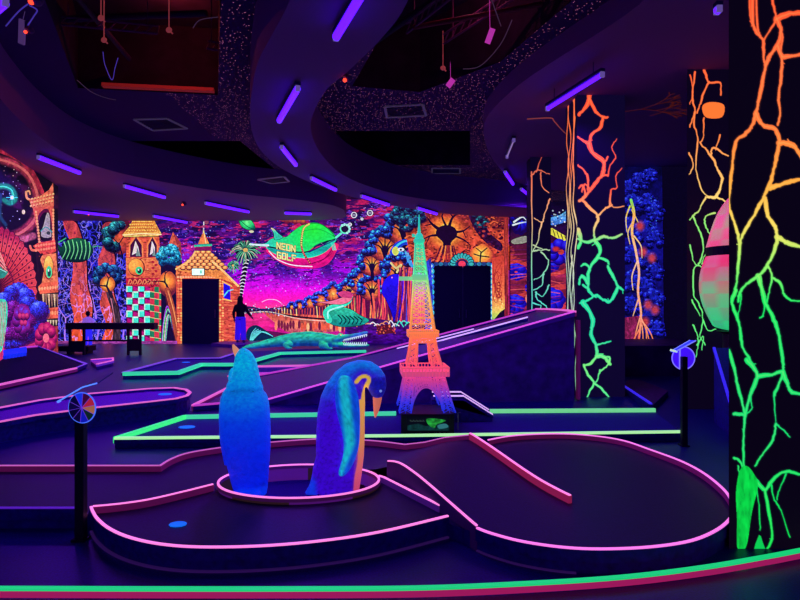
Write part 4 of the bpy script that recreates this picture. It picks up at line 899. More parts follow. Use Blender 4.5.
vent([(432, 168), (460, 168), (460, 173), (432, 173)], ZC, 'narrow air vent beyond the dark square recess')

# neon kerb in front of the play area
kp = spline([gz(x, y, .06)[:2] for x, y in [(-240, 588), (-100, 586), (0, 585.5), (150, 586), (300, 586), (420, 585), (520, 581), (620, 574.5), (700, 565), (760, 555), (800, 547.5), (900, 528)]], 6)
trim = thing('trim_1', (0, 3.4, 0), 'low curved kerb with green top and pink front edge in the foreground', None, None, 'structure')
def ribbon(P, off0, off1, z0, z1):
    m = MB(); n = len(P); N = []
    for i in range(n):
        d = Vector(P[min(i + 1, n - 1)]) - Vector(P[max(i - 1, 0)]); d.normalize(); N.append(Vector((-d[1], d[0])))
    R_ = []
    for i in range(n):
        q = Vector(P[i]); a = q + N[i] * off0; b = q + N[i] * off1
        R_.append([Vector((a[0], a[1], z0)), Vector((b[0], b[1], z0)), Vector((b[0], b[1], z1)), Vector((a[0], a[1], z1))])
    m.loft(R_); return m
ribbon(kp, -.038, -.004, .012, .050).build('kerb_base', mat('kerb_pink', (200, 35, 110), .6, .5), trim)
ribbon(kp, -.042, -.002, .050, .060).build('kerb_top', mat('kerb_green', (25, 215, 120), .55, .8), trim)

# ================================================================ THE COURSES
def offset_path(P, closed):
    n = len(P); out = []
    for i in range(n):
        a = P[(i - 1) % n] if closed or i > 0 else P[i]; b = P[(i + 1) % n] if closed or i < n - 1 else P[i]
        d1 = (P[i] - a).to_2d(); d2 = (b - P[i]).to_2d()
        if d1.length < 1e-6: d1 = d2
        if d2.length < 1e-6: d2 = d1
        d1.normalize(); d2.normalize(); n1 = Vector((-d1.y, d1.x)); n2 = Vector((-d2.y, d2.x)); nn = n1 + n2
        nn = n1 if nn.length < 1e-6 else nn.normalized()
        out.append(nn / max(.5, nn.dot(n1)))
    return out
def rail(parent, P, w=.05, drop=.07, tape=.012, mtop=None, mside=None, closed=False, name='rail', sm=0, tw=None, mleft=None):
    """a kerb that follows a path: its top is a strip of neon tape"""
    P = [Vector(p) for p in P]
    if sm: P = [Vector(q) for q in spline([tuple(p) for p in P], sm, closed)]
    N = offset_path(P, closed); n = len(P); m = MB(); t = MB()
    def sect(i, hw, za, zb):
        o = Vector((N[i].x, N[i].y, 0)) * hw; p = P[i]; Z = Vector((0, 0, 1))
        return [p - o + Z * za, p + o + Z * za, p + o + Z * zb, p - o + Z * zb]
    dr = drop if isinstance(drop, (list, tuple)) else [drop] * n
    for mesh_, hw, lo, hi in ((m, w / 2, None, -tape), (t, (tw or w * .9) / 2, -tape, 0)):
        R_ = [sect(i, hw, -dr[i] if lo is None else lo, hi) for i in range(n)]
        if closed:
            k = 4; V = sum(R_, []); mesh_.add(V, [(i * k + j, i * k + (j + 1) % k, ((i + 1) % n) * k + (j + 1) % k, ((i + 1) % n) * k + j) for i in range(n) for j in range(k)])
        else: mesh_.loft(R_)
    if mleft is not None:                       # the left-hand side of the path painted differently
        for q in range(len(m.f)):
            if len(m.f[q]) == 4 and q % 4 == 1 and q < (n if closed else n - 1) * 4: m.mi[q] = 1
    o = m.build(name, [mside or HOT(), mleft] if mleft is not None else (mside or HOT()), parent); t.build('neon_strip', mtop or PINK(), o)
    return o
def sheet(parent, name, poly, hf, m, holes=(), step=None, thick=.02):
    V, T = cdt(poly, holes, step, hf); b = MB(); b.add(V, T); b.add([v - Vector((0, 0, thick)) for v in V], [t[::-1] for t in T])
    return b.build(name, m, parent)
def pw(L, z): return [gz(x, y, z) for x, y in L]
SKIRT = lambda: mat('course_skirt', (44, 10, 150), .6, noise=20)

# ---------------- the near course with the two penguins
ZT = .15
H1 = thing('golf_hole', (0.2, 4.7, 0), 'near curving mini golf hole outlined in pink, with a humped lane around the two penguins', 'golf hole', 'mini golf holes')
R1, R2 = Vector((0.0, 4.9)), Vector((.69, 5.9)); RN = Vector((.823, -.568))
def hump(x, y):
    s = (Vector((x, y)) - R1).dot(RN)
    h = .135 * (.5 + .5 * math.cos(PI * min(1, -s / .62))) if s < 0 else .135 * (.5 + .5 * math.cos(PI * min(1, s / 1.3)))
    return h
front = pw([(91, 506), (93, 511), (98, 518.5), (110, 528), (130, 536.5), (160, 543), (200, 546), (260, 545), (320, 540), (380, 531), (448, 515)], ZT)
front = [Vector(q) for q in spline([tuple(p) for p in front], 5)]
oval = pw([(477, 527), (490, 532), (520, 540), (560, 546), (600, 548), (650, 546), (690, 540), (715, 530), (729, 519), (733, 509), (731, 499), (722, 487), (703, 472), (680, 460), (650, 449), (625, 440.5), (600, 436), (570, 433.5), (540, 433.5), (510, 435.5), (488, 439.5)], ZT)
oval = [Vector(q) for q in spline([tuple(p) for p in oval], 5)]
crest = Vector((.69, 5.9, ZT + .125))
back_l = pw([(-90, 465), (0, 465), (80, 465), (160, 465), (172, 458), (190, 452), (225, 446.5), (262, 442.5), (320, 438.5), (370, 440), (405, 444)], ZT)
back_l = back_l[:4] + [Vector(q) for q in spline([tuple(p) for p in back_l[3:]], 5)][1:]
bump_pts = [(.25, 6.03), (.45, 5.98), (.69, 5.9)]
back = back_l + [Vector((x, y, ZT + hump(x, y) * .95)) for x, y in bump_pts]
DZ = .055
outline = [p.to_2d() for p in front] + [p.to_2d() for p in oval] + [p.to_2d() for p in back[::-1]] + [gz(-90, 507, ZT).to_2d(), gz(78, 507, ZT).to_2d()]
# ring round the penguin pit
rc, rx, ry = Vector((-.815, 4.86)), .645, .45
ring = [Vector((rc.x + rx * math.cos(2 * PI * k / 56), rc.y + ry * math.sin(2 * PI * k / 56), ZT)) for k in range(56)]
div = [gz(470, 435, ZT).to_2d()]
DIV = [(.69, 5.9), (.80, 5.55), (.95, 5.16), (1.10, 4.80), (1.20, 4.58), (1.26, 4.44)]
INN = [(-.10, 4.97), (0, 4.86), (.10, 4.66), (.2, 4.45), (.31, 4.22), (.40, 4.03), (.49, 3.83)]
def side(L, x, y):                          # >0 to the right of the path
    best = None
    for i in range(len(L) - 1):
        (ax, ay), (bx, by) = L[i], L[i + 1]; t = max(0, min(1, ((x - ax) * (bx - ax) + (y - ay) * (by - ay)) / ((bx - ax) ** 2 + (by - ay) ** 2)))
        d = math.hypot(x - ax - t * (bx - ax), y - ay - t * (by - ay))
        if best is None or d < best[0]: best = (d, -((bx - ax) * (y - ay) - (by - ay) * (x - ax)))
    return best[0] if best[1] > 0 else -best[0]
def flat(x, y):                              # beside the hump lane the carpet is level
    if side([(.55, 6.6)] + DIV, x, y) < 0: return True
    return y < 4.98 and side([(-.2, 4.98)] + INN, x, y) > 0
def surf(x, y): return ZT - DZ + (0 if flat(x, y) else hump(x, y))
def near_sheet():
    b = MB(); cut = [p.to_2d() for p in ring]
    lines = [spline(DIV, 6), spline([(-.2, 4.98)] + INN, 6)]
    V, Tt = cdt(outline, [cut], .085, None, lines)
    key = {}; vs_, fs = [], []
    for t in Tt:
        cx = sum(V[i].x for i in t) / 3; cy = sum(V[i].y for i in t) / 3; f = flat(cx, cy); ids = []
        for i in t:
            if (i, f) not in key: key[(i, f)] = len(vs_); vs_.append(Vector((V[i].x, V[i].y, ZT - DZ + (0 if f else hump(V[i].x, V[i].y)))))
            ids.append(key[(i, f)])
        fs.append(tuple(ids))
    b.add(vs_, fs); return b.build('putting_surface', mat('near_carpet', (20, 14, 72), .5, noise=80, bump=.15, spec=.4), H1, smooth=True)
near_sheet()
sk = MB()
OL = outline; n = len(OL)
ins = offset_path([Vector((p.x, p.y, 0)) for p in OL], True)
sk.add([(p.x, p.y, 0) for p in OL] + [(p.x, p.y, surf(p.x, p.y) - .002) for p in OL], [(i, (i + 1) % n, (i + 1) % n + n, i + n) for i in range(n)])
sk.build('skirt', SKIRT(), H1)
EDGE = mat('faded_edge_paint', (95, 45, 150), .7, .12)
base = MB(); fb = [Vector((p.x, p.y - .012, .006)) for p in front]
rail(H1, front, .026, DZ + .03, .010, PINK(), SKIRT(), tw=.017)
rail(H1, oval, .026, DZ + .03, .010, mat('pink_tape_bright', (255, 125, 225), .5, .95), SKIRT(), tw=.017, mleft=HOT())
rail(H1, back, .03, DZ + .03, .008, mat('pink_tape_dim', (225, 110, 200), .5, .6), HOT(), tw=.017)
rail(H1, [gz(-90, 507, ZT), gz(78, 507, ZT)], .036, DZ + .03, .010, mat('violet_tape', (110, 40, 220), .5, .45), SKIRT(), tw=.017)
rail(H1, pw([(93, 505.5), (120, 503), (150, 498.5), (185, 490.5), (213, 483.5)], ZT), .03, DZ + .02, .008, PINK(), HOT(), sm=5, tw=.015)
rail(H1, ring, .026, .035, .010, PINK(), mat('pit_paint', (120, 40, 125), .7, .12), True, 'pit_rim', tw=.016)
rail(H1, [Vector((x, y, ZT + .01 + hump(x, y))) for x, y in spline(DIV, 6)], .030, .21, .009, PINK(), mat('rail_rose', (200, 45, 105), .6, .3), tw=.018)
inn = [Vector((x, y, ZT + hump(x, y))) for x, y in spline(INN, 6)]
rail(H1, inn, .026, .21, .010, PINK(), mat('rail_plum', (60, 16, 110), .6, .08), tw=.014)
rail(H1, pw([(379, 475), (384, 476.5), (410, 489.5), (440, 504.5)], ZT), .026, .07, .010, PINK(), mat('rail_violet', (100, 35, 160), .6, .2), tw=.014)
m = MB()
for k in range(56):                          # chequered lining of the pit
    a, b_ = ring[k], ring[(k + 1) % 56]
    m.add([(a.x, a.y, .002), (b_.x, b_.y, .002), (b_.x, b_.y, ZT - .02), (a.x, a.y, ZT - .02)], [(0, 1, 2, 3)], (k // 7) % 2)
m.build('pit_lining', [mat('pit_violet', (130, 40, 170), .7, .22), mat('pit_brown', (90, 55, 60), .8, .14)], H1)
m = MB(); m.prism([(rc.x + (rx - .01) * math.cos(k * .196), rc.y + (ry - .01) * math.sin(k * .196)) for k in range(32)], .001, .012); m.build('pit_floor', CARPET(), H1)
c = gz(178, 524.5, ZT - DZ + .004)
def teemat(parent, c, r, z, mt):
    m = MB(); m.prism([(c.x + r * math.cos(k * PI / 10) * (1 + .06 * math.sin(k * 3)), c.y + r * .8 * math.sin(k * PI / 10)) for k in range(20)], z, z + .008); return m.build('tee_mat', mt, parent)
TEE = mat('tee_blue', (20, 110, 235), .7, .8, noise=60)
teemat(H1, c, .056, ZT - DZ + .002, TEE)
# faded paint line where the skirt meets the floor
m = ribbon([(p.x, p.y - .012) for p in front[4:]], -.012, .006, .001, .012); m.build('base_line', EDGE, H1)
m = ribbon([(p.x, p.y - .012) for p in oval[:18]], -.010, .006, .001, .010); m.build('base_line', EDGE, H1)

def course(label, outline_px, z, rails, skirt=None, carpet=None, tees=(), w=.05, hf=None, dz=.05, name='golf_hole', zb=0.0):
    """a raised putting lane; every rail is (pixels, tape thickness, tape, side paint[, closed])"""
    P = pw(outline_px, z) if not isinstance(outline_px[0], Vector) else outline_px
    c = sum(P, Vector()) / len(P); g = thing(name, (c.x, c.y, 0), label, 'golf hole', 'mini golf holes')
    m = MB(); m.prism([(p.x, p.y) for p in P], zb, [(p.z) - dz - .004 for p in P]); m.build('platform', skirt or SKIRT(), g)
    m = MB(); tri = geometry.tessellate_polygon([[Vector((p.x, p.y, 0)) for p in P]]); V = [p - Vector((0, 0, dz)) for p in P]
    m.add(V + [v + Vector((0, 0, -.004)) for v in V], list(tri) + [tuple(i + len(V) for i in t[::-1]) for t in tri]); m.build('putting_surface', carpet or CARPET(), g)
    for r in rails:
        q = [p if isinstance(p, Vector) else gz(p[0], p[1], z) for p in r[0]]
        rail(g, q, w, dz + .02, r[1], r[2], r[3], len(r) > 4 and r[4])
    for (x, y) in tees: teemat(g, gz(x, y, z - dz), .095, z - dz + .002, TEE)
    return g
MINT = mat('mint_tape', (60, 225, 165), .5, .7); VIO = mat('violet_rail', (120, 50, 210), .55, .35); MAG = mat('magenta_tape', (215, 70, 200), .5, .6); PALE = mat('pale_violet_tape', (150, 90, 230), .5, .4)
WHITE = mat('white_tape', (225, 180, 255), .5, .85)
# green lane across the middle, in front of the tower
course('long middle golf hole edged in bright green, crossing in front of the lattice tower', [(115, 437), (685, 430.5), (655, 408), (490, 409), (400, 411.5), (185, 415)], .12,
       [([(115, 437), (400, 434.5), (685, 430.5)], .024, mat('pale_green_tape', (175, 245, 165), .5, .85), SKIRT()), ([(115, 437), (150, 426), (185, 415)], .03, GREEN(), GREEN()), ([(185, 415), (300, 413), (396, 411.5)], .05, mat('aqua_tape', (70, 220, 160), .5, .75), SKIRT()), ([(490, 409.3), (570, 408.8), (655, 408.3)], .05, mat('green_worn_tape', (120, 230, 150), .5, .7, noise=9), SKIRT())], tees=[(187, 427.5)])
# teal lane on the far left
course('far golf hole edged in teal in front of the crocodile', [(123, 372), (178, 371), (201, 363), (240, 363), (280, 352), (366, 350), (360, 345), (243, 350), (220, 357.5), (176, 358)], .15,
       [([(123, 372), (178, 371), (201, 363), (240, 363), (280, 352), (366, 350)], .07, MINT, MINT), ([(123, 372), (176, 358), (220, 357.5), (243, 350)], .02, PALE, SKIRT())], tees=[(186, 362.5)], w=.08)
# violet oval lane on the left
ov = [(-40, 427), (0, 421), (35, 414.5), (90, 407.5), (150, 401), (176, 398), (187, 395), (190, 392), (186, 389), (174, 387.2), (150, 388), (90, 393), (40, 399.5), (0, 407), (-40, 413)]
course('long rounded golf hole with violet carpet edged in pink, behind the wheel sign', ov, .25, [(ov, .014, mat('rose_tape', (235, 105, 190), .5, .75), SKIRT())], carpet=mat('violet_carpet', (135, 20, 235), .7, .10, noise=60), tees=[(165, 394.5)], w=.05)
# lane and long rising ramp behind the penguins
ZR = .1
A0 = gz(193, 404.5, ZR); A1 = gz(268, 398.5, ZR); B1 = Vector((2.76, 9.5, 1.43)); A2 = gz(345, 372, ZR); A3 = gz(250, 376, ZR)
B2 = Vector((2.84, 12.45, 1.43)); M2 = Vector((-1.0, 12.4, .42))
ramp = course('long ramp golf hole rising to the right with magenta edges, behind the lattice tower', [A0, A1, B1, B2, M2, A3], ZR, [], skirt=mat('ramp_side', (96, 14, 175), .5, noise=6), carpet=mat('ramp_carpet', (46, 14, 110), .4, noise=30, spec=.6), dz=.06)
m = MB(); q = gy(575, 0, 9.56); m.box((q.x + .03, 9.52, .02), (q.x + .075, 9.62, 1.28)); m.build('end_post', mat('post_plum', (150, 35, 130), .6, .12), ramp)
rail(ramp, [A0, A1], .05, .08, .025, MAG, SKIRT()); rail(ramp, [A1, B1], .05, .09, .022, mat('magenta_bright', (235, 85, 225), .5, .8), mat('ramp_violet', (70, 14, 160), .55, .12)); rail(ramp, [B1] + [Vector(q) for q in spline([tuple(B1), (2.84, 10.3, 1.44), (2.86, 11.5, 1.44), tuple(B2)], 4)][1:], .07, .09, .03, mat('rose_tape', (235, 105, 190)), HOT())
rail(ramp, [B2, M2], .06, .09, .03, MAG, SKIRT()); rail(ramp, [M2, A3], .06, .09, .03, MAG, SKIRT()); rail(ramp, [A0, A3], .05, .08, .025, mat('rose_tape', (235, 105, 190)), HOT())
def onramp(u, v): return A1.lerp(B1, u).lerp(M2.lerp(B2, u), v) + Vector((0, 0, .02))
rail(ramp, [onramp(.30, .42), onramp(.55, .45), onramp(.88, .40)], .09, .08, .02, WHITE, SKIRT()); rail(ramp, [onramp(.30, .72), onramp(.52, .66), onramp(.66, .62)], .1, .08, .02, WHITE, SKIRT())
# violet lanes behind it
course('narrow violet lane between the teal hole and the ramp', [(232, 373), (345, 371), (346, 364), (258, 365.5)], .12, [([(232, 373), (345, 371)], .04, MAG, VIO), ([(258, 365.5), (346, 364)], .04, mat('rose_tape', (235, 105, 190)), VIO)], w=.06)
# small white-edged ramp right of the tower
P1 = [Vector((.60, 7.75, .40)), Vector((.80, 7.75, .40)), Vector((1.16, 7.72, .155))]
g = course('short ramp with two white edge lines beside the lattice tower', [Vector((.40, 7.55, .35)), Vector((.80, 7.55, .35)), Vector((1.16, 7.55, .13)), Vector((1.16, 7.9, .13)), Vector((.80, 7.9, .35)), Vector((.40, 7.9, .35))], .1, [], dz=.01, zb=.074)
for y in (7.56, 7.89): rail(g, [Vector((.42, y, .40)), Vector((.80, y, .40)), Vector((1.17, y, .165))], .025, .05, .016, WHITE, SKIRT())
# dark wedge on the left with its blue strip
W = [gz(-90, 403, .12), gz(76, 367.5, .12), Vector((-7.55, 13.2, .40)), Vector((-7.62, 12.5, .66)), Vector((-8.0, 10.6, .66))]
W = [gz(-90, 403, .12), gz(76, 367.5, .12), gy(86, 363.5, 14.0), gy(37, 345.5, 13.2), gy(-12, 349.5, 11.6), gy(-90, 356, 10.2)]
g = course('dark sloping golf hole against the left wall with a blue strip', W, .12, [], dz=.03, skirt=BLACK(), carpet=mat('wedge_carpet', (30, 20, 55), .8, noise=50))
rail(g, [W[0], W[1]], .07, .09, .03, mat('rose_tape', (235, 105, 190)), HOT()); rail(g, [W[3], W[4], W[5]], .05, .08, .03, MAG, HOT()); rail(g, [W[1], W[2], W[3]], .05, .08, .01, PALE, SKIRT())
m = MB(); q = [gy(4, 351.5, 11.45), gy(27, 348, 12.35), gy(27, 353, 12.2), gy(4.5, 356.5, 11.2)]; dv = Vector((0, -.03, .03)); m.add([p + dv for p in q] + [p + dv * .2 for p in q], [(0, 1, 2, 3), (7, 6, 5, 4), (0, 4, 5, 1), (1, 5, 6, 2), (2, 6, 7, 3), (3, 7, 4, 0)])
for k in range(7): a = q[3].lerp(q[2], (k + .5) / 7); m.box(a + Vector((-.03, -.05, -.05)), a + Vector((.03, -.02, .02)))
m.build('blue_strip', mat('blue_fluor', (16, 50, 245), .6, .6, noise=14), g)
course('flat lane end with pink edge behind the left wedge', [(91, 359.2), (113, 357.5), (113, 360), (97, 363.6)], .14, [([(91, 359.2), (113, 357.5), (113, 360), (97, 363.6)], .02, mat('rose_tape', (235, 105, 190)), VIO)], w=.05, carpet=mat('lane_pinkish', (190, 70, 200), .7, .15))
# right: dark stage under the blue grove, and the tip of another lane
m = MB(); m.box((4.2, 12.6, 0), (9.5, 15.15, .62)); m.bar((4.2, 12.6, .62), (9.5, 12.6, .62), .04); tag(m.build('stage', mat('stage_violet', (75, 35, 110), .7, noise=3), origin=(6.8, 14, 0)), 'low dark stage in front of the burning tree mural', 'stage')
Z3 = .14
course('brownish lane tip with a blue edge left of the right sign', [(622, 384), (651, 403), (668, 388), (640, 377), (628, 377)], Z3, [([(622, 384), (651, 403)], .02, mat('blue_tape', (60, 40, 240), .5, .7), SKIRT())], carpet=mat('tip_carpet', (110, 60, 110), .7, noise=20), w=.04)
Q = [Vector((3.86, 7.0, .39)), Vector((4.108, 7.85, .985)), Vector((4.9, 7.85, .985)), Vector((4.65, 7.0, .39))]
g = course('sloping dark board with a blue edge beside the pod pedestal', Q, .3, [], dz=.01)
rail(g, [Q[0], Q[1]], .035, .05, .02, mat('blue_tape', (60, 40, 240)), SKIRT())

# ================================================================ PENGUINS
PG = paint_mat('uv_penguin_paint', .55, .45, .5, 120, .5)
PY = 4.9
def pt(px, py, dy=0.0): v = gy(px, py, PY); v.y += dy; return v
U = PY / F
def ring_at(c, t, hw, dep, n=28, pw_=2.0):
    """cross-section across direction t in the X-Z plane"""
    t = Vector((t[0], 0, t[1])).normalized(); u = Vector((t.z, 0, -t.x)); w = Vector((0, 1, 0)); R_ = []
    for k in range(n):
        a = 2 * PI * k / n; ca, sa = math.cos(a), math.sin(a)
        R_.append(c + u * hw * math.copysign(abs(ca) ** (2 / pw_), ca) + w * dep * math.copysign(abs(sa) ** (2 / pw_), sa))
    return R_
def loft_px(mbx, rows, depth, dy=None):
    """rows: (px, py, half width px, depth factor)"""
    R_ = []
    for i, r in enumerate(rows):
        a = rows[max(i - 1, 0)]; b = rows[min(i + 1, len(rows) - 1)]; t = (b[0] - a[0], -(b[1] - a[1]))
        R_.append(ring_at(pt(r[0], r[1], dy(i) if dy else 0), t, r[2] * U, r[2] * U * (r[3] if len(r) > 3 else depth)))
    mbx.loft(R_)
def mixc(a, b, t): return a * (1 - t[:, None]) + b * t[:, None]
def col(*c): return np.array(c, float)[None] / 255
def clampz(o, z):
    for v in o.data.vertices: v.co.z = max(v.co.z, z)
# the one looking up, back turned
base_z = .013
foot = lambda px: gy(px, 495, PY)
P1 = thing('penguin_statue', (foot(247).x, PY, base_z), 'blue penguin statue with raised beak and its back turned, left in the pit', 'penguin statue', 'penguin statues in the pit')
m = MB()
rows = [(250.3, 495.6, 15.5), (250.6, 489, 16.8), (249.8, 480, 18.6), (248.7, 467, 20.5), (247, 450, 23.4), (245.5, 433, 25), (244.6, 418, 25.3), (244.4, 404, 24.4), (244.3, 397, 23.0), (244.4, 392.5, 21.2), (244.6, 389, 18.0), (245, 386, 18.2), (245.2, 382, 16.4), (245.8, 376, 13.6), (245.7, 369, 12.4), (245, 362, 11), (243.6, 355, 8.6), (243, 352, 6.8), (242.8, 349.5, 4), (242.6, 348, 1.4)]
loft_px(m, [(a, b, c_, .82 if b > 380 else .95) for a, b, c_ in rows], .82)
# shoulder fold, tail
m.ball(pt(254, 489.5, -.12), .10, sc=(.9, .8, .36)); m.ball(pt(243, 491, -.11), .09, sc=(.9, .8, .34))
# chest pushes out on the far left side
m.ball(pt(234, 412, .07), .16, sc=(.75, .9, 1.5)); m.ball(pt(232, 378, .04), .06, sc=(.7, .8, 1.4))
# flippers held against the body
for sg in (-1, 1):
    R_ = []
    for i, (py, hw, x) in enumerate([(400, 3, 17), (407, 5, 20), (418, 6.5, 22.3), (434, 6, 22.6), (448, 4.5, 21), (460, 3, 19), (466, 1.5, 18)]):
        c_ = pt(244.3 + sg * x * (.97 if sg > 0 else 1), py, .02); R_.append([c_ + Vector((math.cos(2 * PI * k / 14) * .022, math.sin(2 * PI * k / 14) * hw * U * 1.15, 0)) for k in range(14)])
    m.loft(R_)
b1 = m.build('body', PG, P1); remesh(b1, .009, 3, PG); clampz(b1, .004)
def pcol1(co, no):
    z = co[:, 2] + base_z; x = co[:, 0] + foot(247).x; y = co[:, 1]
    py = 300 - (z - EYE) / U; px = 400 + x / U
    c_ = np.stack([np.interp(py, [347, 365, 385, 400, 420, 450, 480, 500], v) / 255 for v in ([4, 8, 6, 4, 4, 6, 6, 6], [185, 190, 150, 120, 66, 40, 34, 34], [250, 255, 255, 255, 255, 245, 235, 235])], -1)  # cyan head to blue base: UV light from above put into the colour
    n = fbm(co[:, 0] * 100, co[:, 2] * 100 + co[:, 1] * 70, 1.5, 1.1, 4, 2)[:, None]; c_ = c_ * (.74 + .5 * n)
    fold = np.exp(-((py - 389 - .02 * (px - 246) ** 2 * .3) / 2.2) ** 2) * smooth(17, 9, np.abs(px - 246)); c_ = mixc(c_, c_ * .8, fold); c_ = mixc(c_, np.broadcast_to(col(8, 62, 255), co.shape), smooth(481, 487, py) * smooth(238, 244, px) * .85)  # fold: crease shade under the neck put into the colour
    chest = smooth(.45, .8, -no[:, 0] * .8 + no[:, 1] * .55) * (px < 238) * (py > 366) * (py < 420)
    return mixc(c_, col(255, 150, 150), chest * .95)
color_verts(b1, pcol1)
m = MB(); R_ = [(241.5, 357, 5.0), (238.6, 354.2, 4.4), (236.2, 351, 3.2), (234.4, 347.6, 2.2), (233, 344.4, .8)]; loft_px(m, [(a, b, c_, .9) for a, b, c_ in R_], .9)
m.build('beak', mat('beak_peach', (255, 165, 120), .5, .55), P1, smooth=True)
m = MB()
for x in (242, 257):
    c_ = foot(x); c_.z = base_z
    for k in (-1, 0, 1): m.tube([(c_.x, PY + .0, .05), (c_.x + k * .02, PY + .06, .04), (c_.x + k * .04, PY + .12, .03)], [.03, .026, .014])
m.build('feet', mat('feet_dark', (60, 40, 70), .6), P1, smooth=True)
m = MB(); c_ = pt(232.5, 376, .03); m.tube([c_ + Vector((.03, 0, 0)), c_, c_ + Vector((-.05, 0, -.006))], [.02, .018, .006], 8); 
tag(m.build('cheek_patch', mat('rose_patch', (255, 110, 150), .5, .5), P1, smooth=True))
# the one bowing its head
P2 = thing('penguin_statue', (foot(337).x, PY, base_z), 'blue penguin statue bowing its head, with yellow neck stripe, right in the pit', 'penguin statue', 'penguin statues in the pit')
m = MB()
rows = [(336, 495.6, 21, .80), (337.5, 490, 21.5, .8), (339, 475, 22.5, .82), (340, 455, 24, .84), (340.5, 435, 24.3, .86), (341, 415, 23.8, .88), (343, 400, 22.5, .88), (346, 389, 20, .88), (350, 380, 17, .86), (355, 373.5, 13.5, .9), (361, 370.5, 11, .95), (367, 371, 10.5, 1), (372, 374.5, 10.8, 1), (375.5, 380, 10.8, 1), (377, 386, 9.8, 1), (377.5, 391.5, 8, 1), (377.5, 396, 5.5, 1), (377.5, 398.5, 2.5, 1)]
loft_px(m, rows, .85)
m.tube([pt(333, 455), pt(327, 470), pt(320, 483), pt(313, 490), pt(306, 494.2)], [.13, .12, .085, .05, .018], 16)
b2 = m.build('body', PG, P2); remesh(b2, .010, 5, PG); clampz(b2, .004)
stripe = spline([(357.5, 380), (361.5, 375.8), (367, 375.3), (369.5, 378.5), (366.5, 386), (364.5, 397), (365, 412), (367, 428), (365.5, 444), (362, 458), (358.5, 474), (357, 494)], 5)
def dist_poly(px, py, P):
    d = np.full(px.shape, 1e9)
    for i in range(len(P) - 1):
        (ax, ay), (bx, by) = P[i], P[i + 1]; t = np.clip(((px - ax) * (bx - ax) + (py - ay) * (by - ay)) / max((bx - ax) ** 2 + (by - ay) ** 2, 1e-9), 0, 1)
        d = np.minimum(d, np.hypot(px - ax - t * (bx - ax), py - ay - t * (by - ay)))
    return d
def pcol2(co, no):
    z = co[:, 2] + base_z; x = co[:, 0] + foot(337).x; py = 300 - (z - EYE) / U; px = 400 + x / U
    t = np.clip((no[:, 2] * .7 - no[:, 0] * .1 + (400 - py) / 140 + .15), 0, 1)  # upper and upward faces turn cyan: light from above put into the colour
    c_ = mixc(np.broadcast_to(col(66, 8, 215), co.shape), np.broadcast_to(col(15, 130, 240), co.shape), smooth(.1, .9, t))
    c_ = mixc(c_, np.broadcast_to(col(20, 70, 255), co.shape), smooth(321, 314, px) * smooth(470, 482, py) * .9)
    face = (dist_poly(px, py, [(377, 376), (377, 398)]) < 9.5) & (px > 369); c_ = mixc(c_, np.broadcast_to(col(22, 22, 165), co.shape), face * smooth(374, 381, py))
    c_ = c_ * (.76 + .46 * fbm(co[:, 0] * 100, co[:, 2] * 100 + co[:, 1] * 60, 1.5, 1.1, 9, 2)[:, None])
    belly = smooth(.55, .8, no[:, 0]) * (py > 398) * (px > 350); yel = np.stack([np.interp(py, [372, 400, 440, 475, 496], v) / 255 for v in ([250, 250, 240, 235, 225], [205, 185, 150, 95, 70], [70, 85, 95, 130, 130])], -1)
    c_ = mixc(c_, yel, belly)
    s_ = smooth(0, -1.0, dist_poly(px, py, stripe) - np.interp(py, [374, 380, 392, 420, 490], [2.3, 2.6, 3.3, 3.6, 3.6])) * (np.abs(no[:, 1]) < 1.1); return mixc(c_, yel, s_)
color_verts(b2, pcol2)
def flipper(parent, sgn):
    m = MB(); R_ = []
    for (px, py, hw, dy) in [(346, 373, 4, .08), (346.5, 379, 8, .135), (348, 387, 10.8, .172), (349.5, 398, 12, .205), (351, 411, 11.2, .218), (353, 424, 9, .222), (354, 437, 7.6, .222), (352.5, 448, 6.6, .215), (349, 458, 6.0, .21), (345.5, 465, 5.0, .205), (344, 469, 2.4, .2)]:
        c_ = pt(px, py, -sgn * dy); R_.append([c_ + Vector((math.cos(2 * PI * k / 16) * hw * U, math.sin(2 * PI * k / 16) * .024, 0)) for k in range(16)])
    m.loft(R_); o = m.build('flipper', PG, parent, smooth=True)
    sb = o.modifiers.new('S', 'SUBSURF'); sb.levels = 2; sb.render_levels = 2
    dg = bpy.context.evaluated_depsgraph_get(); me = bpy.data.meshes.new_from_object(o.evaluated_get(dg)); o.modifiers.clear(); o.data = me
    def fc(co, no):
        x = co[:, 0] + foot(337).x; z = co[:, 2] + base_z; py = 300 - (z - EYE) / U; px = 400 + x / U
        ax = np.interp(py, [380, 400, 425, 437, 469], [347, 350, 353, 354, 344]); e = np.abs(px - ax + 1.5) / 8
        c_ = mixc(np.broadcast_to(col(28, 205, 225), co.shape), np.broadcast_to(col(15, 85, 240), co.shape), smooth(.25, 1, e + smooth(425, 400, py) * .0 + smooth(430, 470, py) * .35))
        return c_ * (.76 + .46 * fbm(co[:, 0] * 100, co[:, 2] * 100, 1.5, 1.1, 6, 2)[:, None])
    color_verts(o, fc); me.materials.clear(); me.materials.append(PG)
flipper(P2, 1); flipper(P2, -1)
m = MB(); loft_px(m, [(377.5, 393, 4.6, .8), (377.3, 399, 4.4, .8), (376.8, 405, 3.6, .8), (376, 412, 2.4, .8), (375.2, 417.5, .7, .8)], .8); m.build('beak', mat('beak_orange', (240, 125, 100), .5, .5), P2, smooth=True)
for dy in (-.083, .083):
    m = MB(); m.ball(pt(381, 389.5, dy), .011); m.build('eye', mat('eye_pale', (140, 170, 255), .2, .5), P2, smooth=True)
m = MB()
for dy in (-.1, .1):
    for k in (-1, 0, 1): m.tube([(foot(345).x, PY + dy, .05), (foot(355).x, PY + dy + k * .02, .04), (foot(363).x, PY + dy + k * .05, .028)], [.03, .026, .014])
